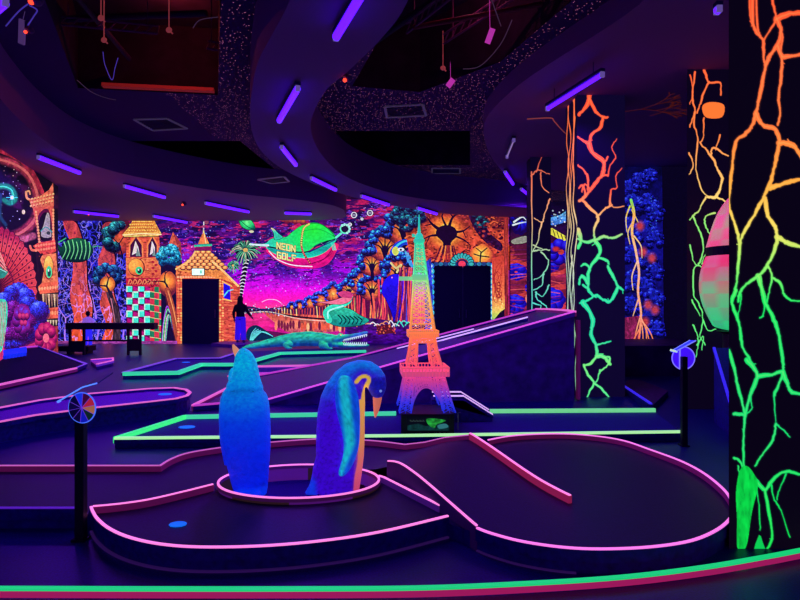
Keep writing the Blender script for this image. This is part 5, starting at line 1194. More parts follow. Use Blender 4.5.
m.build('feet', mat('feet_dark', (60, 40, 70)), P2, smooth=True)

# ================================================================ LATTICE TOWER
TY = 7.15
def tz(py): return EYE + (300 - py) / F * TY
K = TY / F
tower_base = gy(425, 408, TY)
bx = thing('display_plinth', (tower_base.x, TY, ZT * 0 + .07), 'low black plinth with a green picture panel under the lattice tower', 'plinth')
zt = tz(408.5) - .002
m = MB(); m.box((gy(401, 0, TY).x, TY - .30, .078), (gy(452, 0, TY).x, TY + .33, zt - .008)); m.build('body', mat('plinth_black', (20, 14, 34), .5), bx, bevel=.008)
cv = Canvas(0, 0, 44, 16, 3, (8, 10, 26)); rr = random.Random(3)
cv.fill([(0, 10), (12, 8), (20, 11), (30, 7), (44, 10), (44, 16), (0, 16)], textured((16, 60, 60), 3, 2, 4, .5, 1.4)); cv.fill([(20, 3), (26, 2), (40, 4), (36, 7), (31, 9), (28, 13), (22, 9)], textured((40, 170, 60), 3, 2, 2, .5, 1.4), sm=4); cv.fill([(32, 10), (40, 8), (43, 12), (34, 14)], (60, 140, 140), sm=4)
for k in range(9): cv.line([(3 + k * 1.7, 4 + k % 2), (4 + k * 1.7, 5.5)], .7, (70, 90, 80))
px0 = gy(407, 0, TY).x; wv = (447 - 407) * K
painted('picture_panel', cv, lambda X, Y: np.stack([px0 + X / 44 * wv - tower_base.x, np.full(X.shape, -.306), zt - .035 - Y / 16 * .16 - .07], -1), paint_mat('panel_paint', .5), bx)
m = MB(); m.tube([gy(460.5, 412.5, TY - .28), gy(458.5, 412.5, TY - .28), gy(458, 414, TY - .28), gy(458, 430, TY - .28)], .006, 6); m.build('cable', mat('grey_cable', (120, 110, 150), .5), bx)
T = thing('lattice_tower_model', (tower_base.x, TY, zt), 'tall model iron lattice tower painted blue, pink, orange and mint', 'tower model')
LEAN = -.055
def tc_x(z): return tower_base.x + (z - zt) / (tz(215) - zt) * (gy(418.2, 0, TY).x - tower_base.x)
PROF = [(408, 27.0), (400, 24.6), (390, 22.2), (374, 18.6), (365, 17.0), (350, 13.4), (336, 11.8), (330, 11.8), (310, 9.6), (290, 7.7), (275, 6.4), (258, 5.0), (243, 3.8)]
def hw(py): return float(np.interp(-py, [-a for a, _ in PROF], [b for _, b in PROF])) * K
ROT = Matrix.Rotation(math.radians(3), 3, 'Z')
def tp(u, v, py):                           # u,v in -1..1 across the tower
    h = hw(py); r = ROT @ Vector((u * h, v * h, 0)); z = tz(py); return Vector((tc_x(z) + r.x, TY + r.y, z))
TP = paint_mat('uv_tower_paint', .62, .5)
def tcol(co, no):
    z = co[:, 2] + zt; py = 300 - (z - EYE) / K
    return np.stack([np.interp(py, [215, 245, 275, 292, 318, 340, 362, 378, 390, 400, 408], v) / 255 for v in ([50, 60, 110, 235, 245, 240, 232, 215, 160, 55, 36], [230, 225, 235, 215, 165, 125, 95, 70, 60, 60, 50], [190, 175, 160, 120, 80, 85, 110, 150, 190, 230, 220])], -1)
def tpart(m, name):
    o = m.build(name, TP, T)
    color_verts(o, tcol); return o
def lattice(m, levels, split, bw):
    """four legs with crossed bars on every face between the given heights; split = leg width share (None: one shaft)"""
    for a, b in zip(levels, levels[1:]):
        for (s, t) in ((-1, -1), (1, -1), (1, 1), (-1, 1)):
            m.bar(tp(s, t, a), tp(s, t, b), bw * 1.5)
            if split:
                k = 1 - 2 * split
                for (u1, v1) in ((k * s, t), (s, k * t), (k * s, k * t)): m.bar(tp(u1, v1, a), tp(u1, v1, b), bw * 1.2)
                E = [((s, t), (k * s, t)), ((s, t), (s, k * t)), ((k * s, k * t), (k * s, t)), ((k * s, k * t), (s, k * t))]
            else: E = [((s, t), (-t, s) if s * t > 0 else (s, -t))] if False else []
            for (p, q) in E: m.bar(tp(*p, a), tp(*q, b), bw * .7); m.bar(tp(*q, a), tp(*p, b), bw * .7); m.bar(tp(*p, b), tp(*q, b), bw * .7)
        if not split:
            cs = [(-1, -1), (1, -1), (1, 1), (-1, 1)]
            for i in range(4):
                p, q = cs[i], cs[(i + 1) % 4]; mid = ((p[0] + q[0]) / 2, (p[1] + q[1]) / 2)
                for (e, g_) in ((p, mid), (mid, q)): m.bar(tp(*e, a), tp(*g_, b), bw * .7); m.bar(tp(*g_, a), tp(*e, b), bw * .7)
                m.bar(tp(*p, b), tp(*q, b), bw * .9); m.bar(tp(*mid, a), tp(*mid, b), bw * .7)
for k, (s, t) in enumerate(((-1, -1), (1, -1), (1, 1), (-1, 1))):       # lower legs, each a part
    m = MB(); lv = [408, 402.5, 397, 391.5, 386, 380, 374]
    for a, b in zip(lv, lv[1:]):
        for q_ in (.21,):
            kk = 1 - 2 * q_; cs = [(s, t), (kk * s, t), (kk * s, kk * t), (s, kk * t)]
            for i in range(4):
                p, q = cs[i], cs[(i + 1) % 4]; m.bar(tp(*p, a), tp(*p, b), .011); m.bar(tp(*p, a), tp(*q, b), .006); m.bar(tp(*q, a), tp(*p, b), .006); m.bar(tp(*p, b), tp(*q, b), .006)
                md = ((p[0] + q[0]) / 2, (p[1] + q[1]) / 2); m.bar(tp(*md, a), tp(*md, b), .005)
    tpart(m, 'leg')
m = MB()                                    # arches between the legs, and the latticed band above them
for v in (-1, 1):
    for ax in (0, 1):
        for r_, top in ((1, 383), (.93, 384.5)):
            P = []
            for k in range(15):
                a = PI * k / 14; u = -math.cos(a) * .62 * r_; py = 405 - math.sin(a) * (405 - top); P.append(tp(u, v, py) if ax == 0 else tp(v, u, py))
            m.tube(P, .008, 5)
        for k in range(12):
            u0, u1 = -.62 + k * 1.24 / 12, -.62 + (k + 1) * 1.24 / 12; ya = 405 - math.sqrt(max(0, 1 - (u0 / .62) ** 2)) * 22; yb = 405 - math.sqrt(max(0, 1 - (u1 / .62) ** 2)) * 22
            f = (lambda u, y: tp(u, v, y)) if ax == 0 else (lambda u, y: tp(v, u, y))
            if ya < 397 and yb < 397: m.bar(f(u0, ya), f(u1, 376), .008); m.bar(f(u1, yb), f(u0, 376), .008); m.bar(f(u0, ya), f(u0, 376), .007)
        f = (lambda u, y: tp(u, v, y)) if ax == 0 else (lambda u, y: tp(v, u, y))
        for y in (379, 376): m.bar(f(-1, y), f(1, y), .01)
tpart(m, 'arch')
def deck(py0, py1, ov_, name):
    m = MB(); h = hw((py0 + py1) / 2) + ov_ * K; z0, z1 = tz(py0), tz(py1); cx = tc_x(z0)
    def B(a, b): m.add([Vector((cx, TY, 0)) + ROT @ Vector(v) for v in [(x, y, z) for x in (a[0], b[0]) for y in (a[1], b[1]) for z in (a[2], b[2])]], [(0, 1, 3, 2), (4, 6, 7, 5), (0, 4, 5, 1), (2, 3, 7, 6), (0, 2, 6, 4), (1, 5, 7, 3)])
    B((-h, -h, z0), (h, h, z0 + .02)); e = .012
    for s in (-1, 1):
        B((s * h - e, -h, z0), (s * h + e, h, z1 - .012)) if False else None
        for (zz, th) in ((z1, .012), (z0 + (z1 - z0) * .55, .008)):
            B((-h, s * h - e / 2, zz - th), (h, s * h + e / 2, zz)); B((s * h - e / 2, -h, zz - th), (s * h + e / 2, h, zz))
        for k in range(15):
            q = -h + 2 * h * k / 14; B((q - .005, s * h - .004, z0), (q + .005, s * h + .004, z1)); B((s * h - .004, q - .005, z0), (s * h + .004, q + .005, z1))
        B((-h, s * h - .004, z0), (h, s * h + .004, z0 + (z1 - z0) * .55)); B((s * h - .004, -h, z0), (s * h + .004, h, z0 + (z1 - z0) * .55))
    tpart(m, name)
deck(374, 365, 4.8, 'lower_deck'); deck(336.5, 330, 2.8, 'middle_deck')
m = MB(); lattice(m, [365, 359, 353, 347, 342], .27, .0085)
for a in (342, 338.5, 336.5):
    for (p, q) in (((-1, -1), (1, -1)), ((1, -1), (1, 1)), ((1, 1), (-1, 1)), ((-1, 1), (-1, -1))):
        m.bar(tp(*p, a), tp(*q, a), .012)
        for k in range(8): e0 = Vector(p).lerp(Vector(q), k / 8); e1 = Vector(p).lerp(Vector(q), (k + 1) / 8); m.bar(tp(*e0, 342), tp(*e1, 336.5), .008); m.bar(tp(*e1, 342), tp(*e0, 336.5), .008)
tpart(m, 'middle_legs')
m = MB(); lattice(m, [330, 324, 318, 312, 306.5, 301, 295.5, 290.5, 285.5, 281, 276, 271, 266, 261, 256, 251, 247, 243], None, .0088); tpart(m, 'shaft')
m = MB()                                    # narrow gallery that juts out to one side
z0, z1 = tz(280.5), tz(276.5); m.box((gy(399, 0, TY).x, TY - .05, z0), (gy(414, 0, TY).x, TY + .03, z0 + .045)); m.box((gy(412, 0, TY).x, TY - .1, z0), (gy(426.5, 0, TY).x, TY + .1, z1 + .02)); tpart(m, 'upper_gallery')
m = MB(); cz = Vector((tc_x(tz(240)), TY, 0)); m.lathe([(.05, tz(244)), (.065, tz(242)), (.066, tz(239.5)), (.05, tz(238.5)), (.05, tz(236.5)), (.04, tz(234.5)), (.022, tz(233)), (.018, tz(230)), (.012, tz(226)), (.011, tz(220)), (.004, tz(214.5))], cz, 12)
m.box((cz.x - .085, TY - .02, tz(237)), (cz.x - .05, TY + .02, tz(234))); tpart(m, 'spire')
# ================================================================ CROCODILE
CY = 18.3
def cpt(px, py, dy=0.0): v = gy(px, py, CY); v.y += dy; return v
CK = CY / F; cz0 = .101
cb = gy(305, 349, CY); CR_ = thing('crocodile_statue', (cb.x, CY, cz0), 'long green crocodile statue with open jaws lying on the teal-edged hole', 'crocodile statue')
m = MB()
sp = [(242, 348.2, 1.0), (252, 347, 2.2), (264, 345, 3.6), (278, 342.5, 5.0), (292, 340.5, 6.3), (308, 339.5, 6.8), (322, 340, 6.2), (332, 340.5, 5.4), (340, 341, 4.6)]
R_ = []
for i, (px, py, r) in enumerate(sp):
    c_ = cpt(px, py, .25 * math.sin(i * .6)); R_.append([c_ + Vector((0, math.cos(2 * PI * k / 14) * r * CK * 1.35, math.sin(2 * PI * k / 14) * r * CK)) for k in range(14)])
m.loft(R_)
dy = .25 * math.sin(8 * .6)
def jaw(rows):
    R_ = []
    for (px, py, hh, wid) in rows:
        c_ = cpt(px, py, dy); R_.append([c_ + Vector((0, math.cos(2 * PI * k / 12) * wid, math.sin(2 * PI * k / 12) * hh * CK)) for k in range(12)])
    m.loft(R_)
jaw([(334, 339, 4.2, .22), (342, 337.5, 3.4, .24), (350, 336.0, 2.2, .17), (358, 334.2, 1.7, .13), (365, 332.6, 1.7, .13), (368.5, 332, 1.0, .08)])
jaw([(334, 343, 3.4, .22), (342, 344.2, 2.6, .22), (350, 345.0, 1.8, .16), (360, 345.2, 1.5, .12), (368, 344.8, 1.2, .09), (370, 344.6, .5, .05)])
for px, s in ((291, -1), (291, 1), (323, -1), (323, 1)):
    c_ = cpt(px, 344, s * .22 + (.1 if px < 300 else -.1)); k_ = Vector((-.12 if px < 300 else .14, s * .18, -.02)); f_ = c_ + k_ + Vector((.06, s * .03, 0)); f_.z = cz0 + .065
    m.tube([c_, c_ + k_, f_], [.13, .09, .055], 10); m.tube([f_, f_ + Vector((.16, s * .02, -.005))], [.05, .025], 8)
for i in range(40):                          # ridge scales down the back
    t = i / 39; px = 246 + t * 88; r = float(np.interp(px, [a for a, _, _ in sp], [c for _, _, c in sp])); py = float(np.interp(px, [a for a, _, _ in sp], [b for _, b, _ in sp])); d_ = float(np.interp(px, [a for a, _, _ in sp], [.25 * math.sin(q * .6) for q in range(9)]))
    for s in (-1, 1): m.ball(cpt(px, py - r * .9, d_ + s * r * CK * .45), .028 + r * .004, 6, 4, sc=(1.3, .7, 1.3))
m.ball(cpt(341, 334.5, dy - .12), .06, 8, 6); m.ball(cpt(341, 334.5, dy + .12), .06, 8, 6)
o = m.build('body', paint_mat('uv_croc_paint', .8, .5, .4, 26), CR_); remesh(o, .024, 2, MATS['uv_croc_paint'])
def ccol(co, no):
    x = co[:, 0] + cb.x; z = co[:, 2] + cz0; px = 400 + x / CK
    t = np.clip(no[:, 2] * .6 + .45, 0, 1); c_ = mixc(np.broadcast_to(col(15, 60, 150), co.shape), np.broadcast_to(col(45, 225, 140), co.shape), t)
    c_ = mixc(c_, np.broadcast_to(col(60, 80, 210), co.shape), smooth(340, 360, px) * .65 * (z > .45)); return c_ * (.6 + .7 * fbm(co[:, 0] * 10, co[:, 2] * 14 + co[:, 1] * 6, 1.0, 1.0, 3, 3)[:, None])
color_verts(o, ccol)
for s in (-1, 1):
    m = MB(); m2 = MB()
    for k in range(12):
        px = 345 + k * 2.0; w_ = float(np.interp(px, [342, 368], [.19, .08])); c_ = cpt(px, 343.6, dy + s * w_); m.tube([c_, c_ + Vector((0, 0, .06))], [.018, .004], 5)
        c_ = cpt(px, float(np.interp(px, [342, 368], [339.6, 334])), dy + s * w_ * .9); m2.tube([c_, c_ - Vector((0, 0, .06))], [.018, .004], 5)
    m.tube([cpt(345, 343.9, dy + s * .18), cpt(367, 344.2, dy + s * .085)], .012, 5); m2.tube([cpt(345, 338.8, dy + s * .165), cpt(367, 333.8, dy + s * .075)], .012, 5)
    m.build('lower_teeth', mat('teeth_white', (220, 235, 235), .4, .6), CR_); m2.build('upper_teeth', MATS['teeth_white'], CR_)
for s in (-1, 1):
    m = MB(); m.ball(cpt(342, 334.2, dy + s * .15), .03, 8, 6); m.build('eye', mat('croc_eye', (255, 220, 90), .3, .7), CR_)

# ================================================================ PEOPLE
def person(x, y, z, H, name_label, shirt, legs, hairc, long_hair, arm_r, wide):
    p = thing('person', (x, y, z), name_label, 'person'); s = H / 1.68
    def Pn(a, b, c_): return Vector((x + a * s, y + b * s, z + c_ * s))
    m = MB()
    for sg in (-1, 1):
        m.tube([Pn(sg * .09, 0, .88), Pn(sg * .10, .02, .48), Pn(sg * .11, -.02, .08)], [.085 * s, .058 * s, .042 * s], 12); m.tube([Pn(sg * .11, -.05, .045), Pn(sg * .12, .15, .035)], [.045 * s, .035 * s], 10)
        e, h = arm_r if sg > 0 else ((-.25, -.02, 1.08), (-.24, .06, .84))
        m.tube([Pn(sg * .17, 0, 1.36), Pn(*e), Pn(*h)], [.05 * s, .04 * s, .028 * s], 10)
        hv = Vector(h); dv = (hv - Vector(e)).normalized()
        m.ball(Pn(*(hv + dv * .03)), .038 * s, 10, 6)
        for k in range(4): q = hv + dv * .05 + Vector((.0, (k - 1.5) * .018, 0)); m.tube([Pn(*q), Pn(*(q + dv * (.075 - abs(k - 1.5) * .008) + Vector((0, .012, 0))))], [.011 * s, .008 * s], 6)
        q = hv + Vector((-sg * .01, .03, 0)); m.tube([Pn(*q), Pn(*(q + dv * .055 + Vector((0, .03, 0))))], [.012 * s, .009 * s], 6)
    m.loft([[Pn(math.cos(2 * PI * k / 18) * a, math.sin(2 * PI * k / 18) * b, c_) for k in range(18)] for a, b, c_ in ((.15, .10, .84), (.165, .11, .94), (.13, .09, 1.08), (.16, .105, 1.25), (.185, .10, 1.36), (.10, .075, 1.42), (.052, .052, 1.45), (.05, .05, 1.50))])
    m.ball(Pn(0, .01, 1.575), .1 * s, 16, 12, sc=(.86, 1.0, 1.18)); m.ball(Pn(0, .115, 1.56), .02 * s, 8, 6, sc=(.8, 1, 1.2))
    for sg in (-1, 1): m.ball(Pn(sg * .088, .005, 1.565), .025 * s, 8, 6, sc=(.5, .8, 1.2))
    o = m.build('body', mat('skin_dim', (120, 80, 120), .6), p); remesh(o, .012 * s, 2, MATS['skin_dim'])
    m = MB()                                # top with sleeves
    m.loft([[Pn(math.cos(2 * PI * k / 18) * a, math.sin(2 * PI * k / 18) * b, c_) for k in range(18)] for a, b, c_ in ((.165, .12, .93), (.15, .112, 1.05), (.175, .122, 1.25), (.2, .115, 1.36), (.12, .09, 1.425), (.066, .066, 1.445))])
    for sg in (-1, 1):
        e, h = arm_r if sg > 0 else ((-.25, -.02, 1.08), (-.24, .06, .84)); m.tube([Pn(sg * .16, 0, 1.36), Pn(*e), Pn(*(Vector(e).lerp(Vector(h), .8)))], [.066 * s, .056 * s, .045 * s], 10)
    o = m.build('top', shirt, p); remesh(o, .014 * s, 3, shirt)
    m = MB()
    for sg in (-1, 1): m.tube([Pn(sg * .085, 0, .92), Pn(sg * .10, .02, .5), Pn(sg * .115, -.01, .09)], [.105 * s, .08 * s * wide, .075 * s * wide], 14)
    m.ball(Pn(0, 0, .92), .17 * s, 16, 8, sc=(1, .72, .6)); o = m.build('trousers', legs, p); remesh(o, .014 * s, 3, legs)
    m = MB(); m.ball(Pn(0, -.012, 1.60), .112 * s, 16, 10, sc=(.92, 1.0, 1.1))
    if long_hair: m.loft([[Pn(math.cos(2 * PI * k / 14) * a, -.06 + math.sin(2 * PI * k / 14) * b, c_) for k in range(14)] for a, b, c_ in ((.09, .07, 1.64), (.105, .075, 1.5), (.125, .075, 1.35), (.135, .07, 1.2), (.10, .05, 1.06))])
    o = m.build('hair', mat('hair_dark', (24, 12, 30), .6), p); remesh(o, .013 * s, 2, MATS['hair_dark'])
    for sg in (-1, 1): m = MB(); m.ball(Pn(sg * .035, .098, 1.585), .012 * s, 8, 6); m.build('eye', mat('face_dark', (60, 25, 45), .5), p)
    m = MB(); m.tube([Pn(-.025, .1, 1.525), Pn(.025, .1, 1.525)], .006 * s, 6); m.build('mouth', mat('face_dark', (60, 25, 45), .5), p)
    return p
m = MB(); q = [gz(211, 343.2, .1), gz(236, 345, .1), gz(300, 342, .1), gz(285, 341.2, .1), gz(225, 341.2, .1)]; m.prism([(v.x, v.y) for v in q], 0, .1)
pl = tag(m.build('viewing_platform', mat('platform_violet', (120, 70, 170), .5), origin=q[0].copy()), 'thin pale platform at the foot of the mural beside the gate house', 'platform')
WY = 21.2
person((240.5 - 400) / F * WY, WY, .1, 1.62, 'woman with long dark hair, dark top and blue trousers facing the mural', mat('top_dark', (22, 12, 34), .7), mat('trousers_blue', (60, 20, 235), .7, .45), 'dark', True, ((.27, .02, 1.1), (.40, .06, .92)), 1.25)
CYY = 20.4
person((88 - 400) / F * CYY, CYY, 0, 1.2, 'child in a pale violet top and bright blue trousers behind the black barrier', mat('top_pale', (170, 110, 240), .7, .5), mat('trousers_bright', (50, 40, 255), .7, .7), 'dark', False, ((.25, .05, 1.1), (.18, .2, 1.0)), 1.1)

# ================================================================ BARRIER, SIGNS, POD
BY = 17.4
b_ = thing('barrier', (gy(108, 355, BY).x, BY, 0), 'long black barrier with a thick top beam in front of the checkered castle tower', 'barrier')
BM = mat('barrier_black', (24, 14, 44), .5)
m = MB(); m.box(tuple(gy(65, 329.5, BY)), (gy(154, 0, BY).x, BY + .3, gy(0, 323, BY).z)); m.build('top_beam', BM, b_, bevel=.01)
for x in (69, 83, 127.5, 139.5):
    m = MB(); v = gy(x, 0, BY).x; m.box((v - .03, BY + .02, 0), (v + .03, BY + .09, .78)); m.build('leg', BM, b_)
for xa, xb, ya, yb in ((69, 83, 341, 352), (127.5, 139.5, 339, 351)):
    m = MB(); m.box(tuple(gy(xa, yb, BY + .03)), (gy(xb, 0, BY + .08).x, BY + .08, gy(0, ya, BY).z)); m.build('panel', BM, b_)
m = MB(); m.box(tuple(gy(83, 341.5, BY + .1)), (gy(128, 0, BY).x, BY + .14, gy(0, 340, BY).z)); m.build('lower_bar', BM, b_)
m = MB(); m.box(tuple(gy(58, 351.5, BY + .3)), (gy(83, 0, BY).x, BY + .75, gy(0, 347, BY).z)); m.box((gy(60, 0, BY).x, BY + .35, 0), (gy(61.5, 0, BY).x, BY + .7, .2)); m.box((gy(79, 0, BY).x, BY + .35, 0), (gy(80.5, 0, BY).x, BY + .7, .2)); tag(m.build('bench', BM, origin=(gy(70, 0, BY).x, BY + .5, 0)), 'low black bench at the left end of the barrier', 'bench')

def sign(base, H, label, face, plate, tiltx, disc_yaw, disc_back):
    s = thing('hole_sign', tuple(base), label, 'hole sign', 'hole marker signs'); k = base.y / F
    m = MB(); m.box((base.x - .03, base.y - .03, 0), (base.x + .03, base.y + .03, H)); m.build('post', mat('post_black', (18, 10, 40), .5), s, bevel=.006)
    m = MB(); m.box((base.x - .045, base.y - .045, 0), (base.x + .045, base.y + .045, .015)); m.build('base_plate', mat('post_black', (18, 10, 40)), s)
    return s
# wheel sign on the near left
sb = Vector(((81 - 400) / F * 4.0, 4.0, 0)); s = sign(sb, .86, 'hole sign on a black post with a coloured pie-chart wheel and slanted blue plate', None, None, 0, 0, 0)
dc = gy(83, 407.5, 3.93); yaw = Matrix.Rotation(math.radians(-10), 3, 'Z')
WC = [(30, 60, 250), (20, 12, 90), (28, 14, 100), (18, 10, 80), (30, 12, 90), (20, 30, 200), (30, 75, 60), (190, 120, 80), (200, 40, 70), (110, 20, 90)]
order = [0, 1, 2, 3, 4, 5, 6, 7, 8, 9]
m = MB(); N = 10
for i in range(N):
    for j in range(4):
        a0 = PI / 2 - .35 + 2 * PI * (i + j / 4) / N + .25; a1 = a0 + 2 * PI / N / 4
        V = [Vector((0, -.012, 0)), Vector((math.cos(a0) * .096, -.012, math.sin(a0) * .096)), Vector((math.cos(a1) * .096, -.012, math.sin(a1) * .096))]
        m.add([dc + yaw @ v for v in V] + [dc + yaw @ (v + Vector((0, .012, 0))) for v in V], [(0, 1, 2), (5, 4, 3), (0, 3, 4, 1), (1, 4, 5, 2), (2, 5, 3, 0)], i)
wheel = m.build('wheel', [mat(f'wheel_segment_{i}', WC[i], .5, .55 if sum(WC[i]) > 220 else .2) for i in range(N)], s)
m = MB(); m.tube([dc + yaw @ Vector((math.cos(2 * PI * k / 40) * .098, -.008, math.sin(2 * PI * k / 40) * .098)) for k in range(41)], .0045, 6); m.build('rim', mat('rim_blue', (70, 110, 255), .5, .9), wheel)
m = MB()
for i in range(N): a = PI / 2 - .35 + 2 * PI * i / N + .25; m.bar(dc + yaw @ Vector((0, -.0135, 0)), dc + yaw @ Vector((math.cos(a) * .096, -.0135, math.sin(a) * .096)), .0025)
m.build('spokes', mat('spoke_violet', (110, 60, 220), .5, .6), wheel)
m = MB(); P = [gy(57.5, 402, 3.9), gy(82.5, 387.2, 3.9), gy(97, 383.2, 3.9)]
for a, b in zip(P, P[1:]):
    d = Vector((0, .22, .045)); m.add([a, b, b + d, a + d] + [v + Vector((0, 0, -.008)) for v in (a, b, b + d, a + d)], [(0, 1, 2, 3), (7, 6, 5, 4), (0, 4, 5, 1), (1, 5, 6, 2), (2, 6, 7, 3), (3, 7, 4, 0)])
pt_ = m.build('plate', mat('plate_blue', (12, 20, 120), .4, .15), s)
m = MB(); m.tube(P, .005, 6); m.tube([P[0], P[0] + Vector((.02, .0, .01))], .008, 6); m.build('plate_edge', mat('plate_edge_blue', (90, 140, 255), .5, 1.0), pt_)
# violet disc sign on the right, seen from behind
sb = Vector(((684 - 400) / F * 6.58, 6.58, 0)); s = sign(sb, .98, 'hole sign with a violet disc and blue slanted plate left of the near pillar', None, None, 0, 0, 0)
dc = gy(683, 358, 6.66); r = 11.3 * 6.66 / F
m = MB(); m.loft([[dc + Vector((math.cos(2 * PI * k / 36) * r, yv, math.sin(2 * PI * k / 36) * r)) for k in range(36)] for yv in (-.01, .01)]); dk_ = m.build('wheel', mat('disc_violet', (70, 20, 245), .5, .75), s)
m = MB(); m.tube([dc + Vector((math.cos(2 * PI * k / 36) * r, -.01, math.sin(2 * PI * k / 36) * r)) for k in range(37)], .006, 6); m.build('rim', mat('rim_pale', (130, 120, 255), .5, .9), dk_)
m = MB(); m.box(tuple(dc + Vector((-.05, -.02, -r))), tuple(dc + Vector((-.035, -.012, r)))); m.build('disc_line', mat('rim_pale', (130, 120, 255)), dk_)
m = MB(); a, b = gy(676.5, 351, 6.53), gy(696, 340.5, 6.53); a2 = gy(671, 351.2, 6.58); b2 = gy(690, 340.2, 6.58)
m.add([a, b, b2, a2] + [v + Vector((0, .02, -.012)) for v in (a, b, b2, a2)], [(0, 1, 2, 3), (7, 6, 5, 4), (0, 4, 5, 1), (1, 5, 6, 2), (2, 6, 7, 3), (3, 7, 4, 0)]); pp = m.build('plate', mat('plate_royal', (30, 60, 250), .4, .8), s)
m = MB(); m.tube([a, b], .007, 6); m.tube([a2, b2], .006, 6); m.build('plate_edge', mat('plate_edge_pale', (120, 130, 255), .5, .9), pp)
m = MB(); m.bar(gy(670.5, 350, 6.55), gy(677, 351.6, 6.55), .022); m.build('plate_corner', mat('corner_white', (200, 230, 200), .5, .8), pp)

# striped pod sculpture half hidden by the near pillar
DY = 8.2; DC = (739 - 400) / F * DY; DK = DY / F
pz = lambda y: EYE + (300 - y) / F * DY
pod = thing('pod_sculpture', (DC, DY, pz(331)), 'tall pink and green checked pod sculpture half hidden by the nearest pillar', 'pod sculpture')
def lathe_col(m, prof, name, fn):
    m.lathe([(r * DK, pz(y)) for y, r in prof], (DC, DY, 0), 32); o = m.build(name, paint_mat('uv_pod_paint', .7, .5), pod, smooth=True); color_verts(o, fn); return o
def podc(co, no):
    a = np.arctan2(co[:, 1], co[:, 0]); z = co[:, 2]; py = 331 - z / DK; band = np.floor((py - 190) / 13); seg = np.floor((a + PI) / (2 * PI) * 14)
    ck = ((band + seg) % 2)[:, None]; pk = np.stack([np.interp(py, [190, 230, 262, 290, 331], v) / 255 for v in ([235, 250, 250, 180, 40], [80, 110, 60, 150, 205], [130, 140, 110, 120, 130])], -1)
    gr = np.stack([np.interp(py, [190, 225, 262, 290, 331], v) / 255 for v in ([230, 200, 240, 130, 40], [90, 160, 90, 190, 225], [120, 130, 130, 130, 130])], -1); return pk * (1 - ck) + gr * ck
rows = [(331, 6), (329, 16)] + [(331 - 76 * t, 5 + 31 * math.sin(PI * min(1, t * .62 + .12)) ** .75) for t in (.06, .12, .2, .3, .4, .5, .6, .7, .8, .9, 1.0)]
def dense(rows, n=5): return [tuple(q) for q in spline(rows, n)]
lathe_col(MB(), dense(rows), 'body', podc)
m = MB(); m.lathe([(30 * DK, pz(256)), (30 * DK, pz(247))], (DC, DY, 0), 32); m.build('dark_band', mat('pod_band', (30, 8, 30), .5), pod)
lathe_col(MB(), dense([(247.5, 30), (240, 28), (225, 24), (212, 19), (202, 13), (196, 8), (190, 2)]), 'cap', podc)
m = MB(); m.lathe([(.3, 0), (.3, .1), (.2, .16), (.2, pz(334)), (.28, pz(331.2))], (DC, DY, 0), 24); m.box((DC - .26, DY - .28, pz(352)), (DC + .05, DY - .18, pz(334))); tag(m.build('pedestal', mat('pedestal_brown', (70, 34, 44), .7), origin=(DC, DY, 0)), 'dark brown pedestal under the striped pod', 'pedestal')

# lit emergency sign over the gate house door
m = MB(); a = gy(191.6, 275.6, WB - .06); b = gy(204.4, 268.2, WB - .06); ex = thing('exit_sign', ((a.x + b.x) / 2, WB - .06, a.z), 'small lit greenish white exit sign above the dark doorway', 'exit sign')
m.box((a.x, WB - .05, a.z), (b.x, WB - .006, b.z)); m.build('housing', mat('sign_housing', (60, 80, 70), .5), ex)
m = MB(); m.box((a.x + .02, WB - .062, a.z + .02), (b.x - .02, WB - .05, b.z - .02)); fc = m.build('lit_panel', mat('sign_lit', (205, 255, 225), .5, 1.3), ex)
m = MB(); cx_ = a.x + .09; zc = (a.z + b.z) / 2                  # running figure beside a doorway, worn pale
m.ball((cx_, WB - .064, zc + .06), .016, 8, 6); m.bar((cx_, WB - .064, zc + .045), (cx_ - .015, WB - .064, zc - .01), .022, .004); m.bar((cx_ - .015, WB - .064, zc - .01), (cx_ + .025, WB - .064, zc - .06), .014, .004); m.bar((cx_ - .015, WB - .064, zc - .01), (cx_ - .05, WB - .064, zc - .05), .014, .004)
m.box((b.x - .16, WB - .066, zc - .06), (b.x - .09, WB - .063, zc + .06)); m.bar((cx_ + .07, WB - .064, zc), (b.x - .19, WB - .064, zc), .016, .004)
m.build('pictogram', mat('sign_green', (110, 215, 165), .5, .8), fc)

